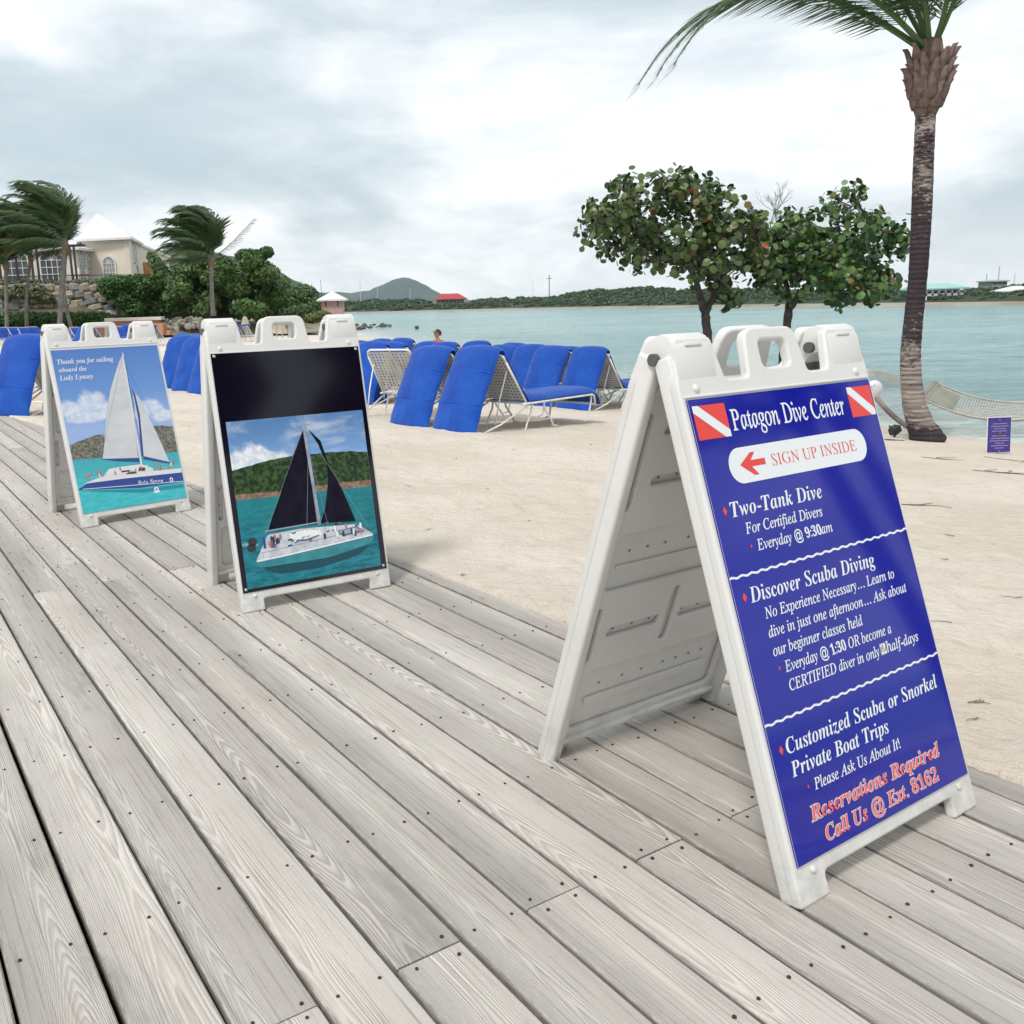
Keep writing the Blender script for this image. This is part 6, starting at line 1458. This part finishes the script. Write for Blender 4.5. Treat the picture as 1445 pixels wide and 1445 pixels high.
# ------------------------------------------------------------------ gazebo, umbrellas, rock spit
def simple_house(name, label, cat, px0, px1, yE, yB, yR, Y, wallm, roofm_, depth, ridge=0.5, wins=0, winm=None, over=0.3, sh=None):
    a = at(px0, yB, Y); b = at(px1, yB, Y); zE_ = zs(px0 / 2 + px1 / 2, yE, Y); z0 = zs(px0 / 2 + px1 / 2, yB, Y); zR = zs(px0 / 2 + px1 / 2, yR, Y + depth / 2)
    t = tag(empty(name, ((a.x + b.x) / 2, Y + depth / 2, z0)), label, cat); w_ = b.x - a.x; h = zE_ - z0
    MB().box((0, 0, h / 2 - 0.5), (w_, depth, h + 1)).obj('wall', wallm, t)
    rb = MB(); ox = w_ / 2 + over; oy = depth / 2 + over; rl_ = w_ / 2 * ridge; q = zR - z0
    rb.add([(-ox, -oy, h), (ox, -oy, h), (ox, oy, h), (-ox, oy, h), (-rl_, 0, q), (rl_, 0, q), (-ox, -oy, h - 0.12), (ox, -oy, h - 0.12), (ox, oy, h - 0.12), (-ox, oy, h - 0.12)],
           [(0, 1, 5, 4), (1, 2, 5), (2, 3, 4, 5), (3, 0, 4), (6, 7, 1, 0), (7, 8, 2, 1), (8, 9, 3, 2), (9, 6, 0, 3), (6, 9, 8, 7)] if ridge > 0.01 else
           [(0, 1, 4), (1, 2, 4), (2, 3, 4), (3, 0, 4), (6, 7, 1, 0), (7, 8, 2, 1), (8, 9, 3, 2), (9, 6, 0, 3), (6, 9, 8, 7)])
    if ridge <= 0.01: rb.v = rb.v
    rb.obj('roof', roofm_, t)
    for i in range(wins):
        u = -w_ / 2 + w_ * (i + 0.5) / wins; f = MB().box((u, -depth / 2 - 0.02, h * 0.5), (w_ / wins * 0.66, 0.10, h * 0.62)).obj('window', winm or GLASSD, t)
    return t, w_, h, depth
PINK = varied('pink_render', (0.55, 0.36, 0.33), (0.48, 0.31, 0.28), 0.8, 0.9)
gz, w_, h_, d_ = simple_house('gazebo', 'small pink gazebo with a white pyramid roof behind the black poster board', 'gazebo', 454.5, 484.5, 422.5, 452, 411, 74, PINK, ROOFW, 1.7, 0.0, 0, None, 0.32)
for s_ in (-0.28, 0.28): MB().box((w_ * s_, -d_ / 2 - 0.02, h_ * 0.80), (0.10, 0.06, h_ * 0.28)).obj('slot', GLASSD, gz)
canv = varied('beige_canvas', (0.50, 0.43, 0.35), (0.36, 0.30, 0.25), 3, 0.9)
def umbrella(px, ytop, ybot, Y, label):
    p = at(px, ybot, Y); H_ = zs(px, ytop, Y) - p.z; t = tag(empty('closed_umbrella', p), label, 'beach umbrella', 'closed beach umbrellas behind the boards')
    MB().tube([(0, 0, -0.3), (0, 0, H_)], 0.03, 8).obj('pole', WHT, t)
    b = MB(); n = 12; vs = []
    for z_, r in ((H_ * 0.98, 0.03), (H_ * 0.90, 0.10), (H_ * 0.6, 0.16), (H_ * 0.38, 0.22)): vs += [((r * (1 + 0.35 * (k % 2))) * math.cos(6.283 * k / n), (r * (1 + 0.35 * (k % 2))) * math.sin(6.283 * k / n), z_) for k in range(n)]
    b.add(vs, [(i * n + k, i * n + (k + 1) % n, (i + 1) * n + (k + 1) % n, (i + 1) * n + k) for i in range(3) for k in range(n)] + [tuple(range(n))]); b.obj('folded_canopy', canv, t)
umbrella(383, 450, 482, 46, 'closed beige umbrella, left one seen through the handle of the black poster board'); umbrella(391, 451, 482, 45, 'closed beige umbrella, middle one seen through the handle of the black poster board'); umbrella(399, 451, 483, 44, 'closed beige umbrella, right one seen through the handle of the black poster board'); umbrella(347, 446, 470, 52, 'closed umbrella standing under the big tree left of the handle')
rg = random.Random(77); darkrock = varied('dark_wet_rock', (0.055, 0.058, 0.065), (0.13, 0.125, 0.12), 2.5, 0.7)
rk = []
for k in range(5):
    r2 = random.Random(90 + k); rk.append(MB().ball((0, 0, 0), (0.5, 0.42, 0.36), 8, 5, 0.25, r2).mesh('rock', darkrock))
for i in range(44):
    u = rg.random() ** 1.5; px = 492 + u * 62; py = 462.5 - u * 3 + rg.uniform(-5.5, 3.0) * (1 - u * 0.8); g = at_z(px, min(max(py, 453), 466), -0.5); s_ = rg.uniform(3.5, 8) * (1 - 0.45 * u) / F * g.y
    o = link('rock', rg.choice(rk), None, g, (rg.uniform(-.4, .4), rg.uniform(-.4, .4), rg.uniform(0, 3))); o.scale = (s_ * 1.5, s_, s_ * 0.75); tag(o, 'dark rock in the low spit reaching into the bay', 'rock', 'dark rocks of the spit right of the black poster board')
for px, py, s_, lb in ((540, 459, 6, 'taller dark rock near the middle of the spit'), (588, 462, 4.5, 'lone dark rock at the outer end of the spit')):
    g = at_z(px, py, -0.5); o = link('rock', rk[0], None, g); k = s_ / F * g.y; o.scale = (k * 1.3, k, k * 1.5); tag(o, lb, 'rock')

# ------------------------------------------------------------------ far shore
HZ = lambda px: CY - F * math.tan(PITCH) - (px - CX) * math.tan(-ROLL)
WAT = [(380, 444), (497, 441.8), (560, 440.6), (700, 437.3), (860, 434.6), (1000, 433.2), (1200, 431.5), (1445, 430.2), (2200, 425)]
SKY_ = [(380, 424), (485, 425), (520, 423), (560, 421), (590, 423), (612, 427), (660, 425), (690, 421), (740, 420), (780, 419), (800, 411), (830, 406), (870, 405), (910, 401), (940, 404), (990, 407), (1050, 405), (1100, 408), (1200, 411), (1270, 409), (1310, 414), (1345, 409), (1360, 407), (1400, 405), (1420, 401), (1445, 399), (1600, 388), (2200, 380)]
wx, wy = zip(*WAT); sx_, sy_ = zip(*SKY_)
def Rsh(px):
    dep = np.interp(px, wx, wy) - HZ(px); return (CH - SEA) * F / max(dep, 6)
cols = list(range(400, 1900, 10)); V = []; V2 = []; ridge = {}
for px in cols:
    Rs = Rsh(px); ys = float(np.interp(px, sx_, sy_)); Yr = Rs * 1.22
    zr = at(px, ys, Yr).z; ridge[px] = (Rs, Yr, zr)
    x0 = at(px, 435, Rs).x / Rs
    for k_, z_ in ((1.0, SEA - 0.1), (1.012, SEA + 0.22), (1.035, SEA + 0.35)): V.append((x0 * Rs * k_, Rs * k_, z_))
    for k_, z_ in ((1.033, SEA + 0.3), (1.07, SEA + 0.9), (1.14, zr * 0.45), (1.22, zr * 0.78), (1.5, zr * 0.8), (1.9, -0.5)): V2.append((x0 * Rs * k_, Rs * k_, z_))
def strip(V, nr): return [(j * nr + i, (j + 1) * nr + i, (j + 1) * nr + i + 1, j * nr + i + 1) for j in range(len(cols) - 1) for i in range(nr - 1)]
tag(link('far_beach', mesh_np('far_beach', V, strip(V, 3), varied('far_sand', (0.36, 0.31, 0.24), (0.24, 0.21, 0.16), 0.15, 0.9, coord='Object'))), kind='structure')
tag(link('far_hills', mesh_np('far_hills', V2, strip(V2, 6), varied('far_hill_soil', (0.025, 0.045, 0.022), (0.04, 0.06, 0.03), 0.1, 0.95))), kind='structure')
rg = random.Random(5); cs = []; rs = []
for j in range(len(cols) * 13):
    px = rg.uniform(402, 1890); Rs, Yr, zr = ridge[int(px // 10) * 10]; t_ = rg.random() ** 0.8; k_ = 1.038 + 0.20 * t_
    zg = float(np.interp(k_, [1.033, 1.07, 1.14, 1.22, 1.5], [SEA + 0.3, SEA + 0.9, zr * 0.45, zr * 0.80, zr * 0.8]))
    if (606 < px < 668 and k_ > 1.12) or (1296 < px < 1362 and k_ > 1.075): continue
    x0 = at(px, 430, 100).x / 100; s_ = rg.uniform(4.0, 8.0) * (0.75 if k_ > 1.19 else 1) / F * Rs
    cs.append((x0 * Rs * k_, Rs * k_, zg + s_ * 0.15)); rs.append((s_ * rg.uniform(1, 1.6), s_, s_ * rg.uniform(0.55, 0.9)))
nr_ = np.random.RandomState(8); Pw, Nw = clumps(cs, rs, [42] * len(cs), nr_, 0.8); sz_ = np.repeat([r[1] for r in rs], 42)[:, None]
n = len(Pw); Nn = Nw / np.linalg.norm(Nw, axis=1, keepdims=True); a_ = nr_.normal(size=(n, 3)); U_ = np.cross(Nn, a_); U_ /= np.linalg.norm(U_, axis=1, keepdims=True); W__ = np.cross(Nn, U_); s_ = sz_ * 0.22 * nr_.uniform(0.6, 1.3, (n, 1))
V = np.stack([Pw + U_ * s_ * a + W__ * s_ * b_ for a, b_ in ((1, 0), (0, .7), (-1, 0), (0, -.7))], 1).reshape(-1, 3)
fw_ = tag(link('far_woods', mesh_np('far_woods', V, np.arange(n * 4).reshape(n, 4), FARG)), 'low dark green woods along the far side of the bay', 'woods', kind='stuff')
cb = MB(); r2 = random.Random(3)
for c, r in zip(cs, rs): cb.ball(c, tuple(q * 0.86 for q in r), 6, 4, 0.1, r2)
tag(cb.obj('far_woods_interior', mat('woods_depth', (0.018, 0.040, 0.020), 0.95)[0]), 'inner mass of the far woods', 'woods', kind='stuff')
# headland left of the mountain and the mountain itself
def ridge_mesh(name, px0, px1, prof, Y, depth, m, seed, step=2, amp=0.8):
    xs, ys = zip(*prof); colz = list(np.arange(px0, px1 + 0.1, step)); nr = 14; V = []
    for px in colz:
        zt = at(px, float(np.interp(px, xs, ys)), Y).z; x0 = at(px, 430, Y).x / Y
        for i in range(nr):
            q = i / (nr - 1); yy = Y + depth * (q - 0.5) * 1.0; h = math.sin(math.pi * q) ** 0.8
            z_ = (zt + 3) * h - 3 + amp * (float(fbm(px * 0.06 + seed, q * 7 + seed, 4)) - 0.45) * (Y / 300) * 3 * h
            V.append((x0 * Y + (x0 * (yy - Y)), yy, z_))
    Fq = [(j * nr + i, (j + 1) * nr + i, (j + 1) * nr + i + 1, j * nr + i + 1) for j in range(len(colz) - 1) for i in range(nr - 1)]
    return tag(link(name, mesh_np(name, V, Fq, m, True)), kind='structure')
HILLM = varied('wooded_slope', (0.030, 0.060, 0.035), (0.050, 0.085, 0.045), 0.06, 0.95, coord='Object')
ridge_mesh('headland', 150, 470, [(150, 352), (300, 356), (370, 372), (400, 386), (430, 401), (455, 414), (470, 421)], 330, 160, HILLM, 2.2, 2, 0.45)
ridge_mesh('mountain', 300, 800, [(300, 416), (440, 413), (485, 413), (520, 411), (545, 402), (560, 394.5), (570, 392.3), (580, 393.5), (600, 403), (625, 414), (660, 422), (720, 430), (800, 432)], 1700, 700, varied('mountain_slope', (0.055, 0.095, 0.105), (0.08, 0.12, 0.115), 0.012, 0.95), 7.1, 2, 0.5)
# houses on the far shore
REDR = varied('red_roof', (0.42, 0.06, 0.055), (0.33, 0.05, 0.045), 0.5, 0.8); TURQ = varied('turquoise_roof', (0.32, 0.55, 0.52), (0.26, 0.47, 0.45), 0.5, 0.7); WW = varied('white_house_wall', (0.68, 0.67, 0.64), (0.58, 0.57, 0.55), 0.6, 0.85)
Yh = ridge[630][0] * 1.16
rh, w_, h_, d_ = simple_house('red_roofed_house', 'long low house with a red hipped roof on the far shore', 'house', 617, 655, 422.0, 429, 414.2, Yh, varied('grey_house_wall', (0.35, 0.33, 0.32), (0.28, 0.27, 0.27), 0.5, 0.9), REDR, 8, 0.62, 7, GLASSD, 1.0)
Yh = Rsh(1330) * 1.085
def columned(px0, px1, yR0, yE, yF, yB, Y, label, roofc, n):
    a = at(px0, yB, Y); b = at(px1, yB, Y); t = tag(empty('white_house', ((a.x + b.x) / 2, Y, a.z)), label, 'house'); w_ = b.x - a.x; k = Y / F; hE = (yB - yE) * k; hF = (yB - yF) * k; hR = (yB - yR0) * k
    MB().box((0, 2.2, hE / 2), (w_ * 0.96, 2.6, hE)).obj('wall', varied('pinkish_wall', (0.55, 0.42, 0.38), (0.48, 0.37, 0.33), 0.6, 0.9), t)
    MB().box((0, 0, hF - 0.08), (w_, 1.6, 0.30)).obj('balcony_floor', WW, t); MB().box((0, -0.78, hF + 0.35), (w_, 0.06, 0.07)).obj('railing', WW, t)
    for i in range(n):
        u = -w_ / 2 + 0.12 + (w_ - 0.24) * i / (n - 1); MB().box((u, -0.7, hE / 2 - 0.4), (0.20, 0.20, hE + 0.8)).obj('column', WW, t)
    for i in range(n - 1):
        u = -w_ / 2 + 0.12 + (w_ - 0.24) * (i + 0.5) / (n - 1); MB().box((u, 0.88, hF + (hE - hF) * 0.5), (w_ / n * 0.62, 0.05, (hE - hF) * 0.75)).obj('window', GLASSD, t)
    ox = w_ / 2 + 0.3
    MB().add([(-ox, -1.1, hE), (ox, -1.1, hE), (ox, 4.2, hE), (-ox, 4.2, hE), (-ox * 0.9, 1.5, hR), (ox * 0.55, 1.5, hR), (-ox, -1.1, hE - 0.15), (ox, -1.1, hE - 0.15), (ox, 4.2, hE - 0.15), (-ox, 4.2, hE - 0.15)], [(0, 1, 5, 4), (1, 2, 5), (2, 3, 4, 5), (3, 0, 4), (6, 7, 1, 0), (7, 8, 2, 1), (8, 9, 3, 2), (9, 6, 0, 3), (6, 9, 8, 7)]).obj('roof', roofc, t)
    return t
columned(1300, 1357, 401.5, 408, 415.5, 420, Yh, 'white columned house with a turquoise roof right of the big palm', TURQ, 7)
simple_house('grey_house', 'flat grey green house on the hill top at far right', 'house', 1401, 1421, 396, 402, 394.5, ridge[1410][1] + 3, varied('grey_green_wall', (0.30, 0.36, 0.34), (0.25, 0.30, 0.29), 0.5, 0.9), varied('grey_roof', (0.36, 0.40, 0.40), (0.3, 0.34, 0.34), 0.5, 0.9), 3, 0.8, 3, GLASSD, 0.2)
simple_house('cottage', 'cottage with a pale sloping roof cut by the right edge of the photo', 'house', 1428, 1462, 410, 424, 403, Rsh(1440) * 1.12, varied('slate_wall', (0.16, 0.18, 0.18), (0.12, 0.13, 0.14), 0.5, 0.9), WW, 3, 0.35, 4, GLASSD, 0.45)
polem = mat('dark_pole', (0.08, 0.075, 0.07), 0.8)[0]; palep = mat('pale_pole', (0.6, 0.6, 0.6), 0.6)[0]
for px, y0, y1, Y, wpx_, m_, lb in ((775, 388, 422, ridge[770][1], 1.3, polem, 'tall dark utility pole above the far woods, left of the sea grape crown'), (752, 396, 422, ridge[750][1] + 5, 0.7, palep, 'thin pale mast left of the tall dark pole'), (509, 394, 426, 330, 0.9, palep, 'tallest pale mast between the gazebo and the mountain'), (533, 404, 426, 335, 0.8, palep, 'thin pale mast in front of the left slope of the mountain'), (579, 408, 424, 340, 0.8, palep, 'short pale mast before the right slope of the mountain'), (427, 396, 415, 300, 1.3, palep, 'short pale post on the dark headland'), (441, 400, 420, 300, 0.9, polem, 'thin mast just left of the gazebo roof'), (454, 394, 424, 310, 0.8, polem, 'taller thin mast over the gazebo roof left side'),
    (1408, 376, 402, ridge[1400][1] + 3, 0.8, polem, 'tall thin mast beside the grey house at far right'), (1391, 386, 404, ridge[1390][1] + 3, 0.8, polem, 'shorter mast left of the grey house at far right'), (1431, 385, 400, ridge[1430][1] + 3, 0.5, polem, 'faint thin mast near the right edge')):
    p = at(px, y1, Y); H_ = zs(px, y0, Y) - p.z; r = wpx_ / F * Y / 2
    o = MB().tube([(0, 0, -1), (0, 0, H_)], [r, r * 0.8], 6)
    if wpx_ > 1.2 and m_ is polem: o.box((0, 0, H_ * 0.86), (r * 12, r, r))
    tag(o.obj('pole', m_, None, loc=p), lb, 'pole')
# ------------------------------------------------------------------ air
HAZE = 0.00010
if HAZE > 0:
    hm = bpy.data.materials.new('haze'); hm.use_nodes = True; nt = hm.node_tree; nt.nodes.clear()
    pv_ = nt.nodes.new('ShaderNodeVolumePrincipled'); pv_.inputs['Density'].default_value = HAZE; pv_.inputs['Color'].default_value = (0.97, 0.99, 1.0, 1); pv_.inputs['Anisotropy'].default_value = 0.2
    ou = nt.nodes.new('ShaderNodeOutputMaterial'); nt.links.new(pv_.outputs[0], ou.inputs['Volume'])
    hz_ = MB().box((0, 0, 80), (4760, 4760, 172)).obj('haze', hm); tag(hz_, kind='stuff')
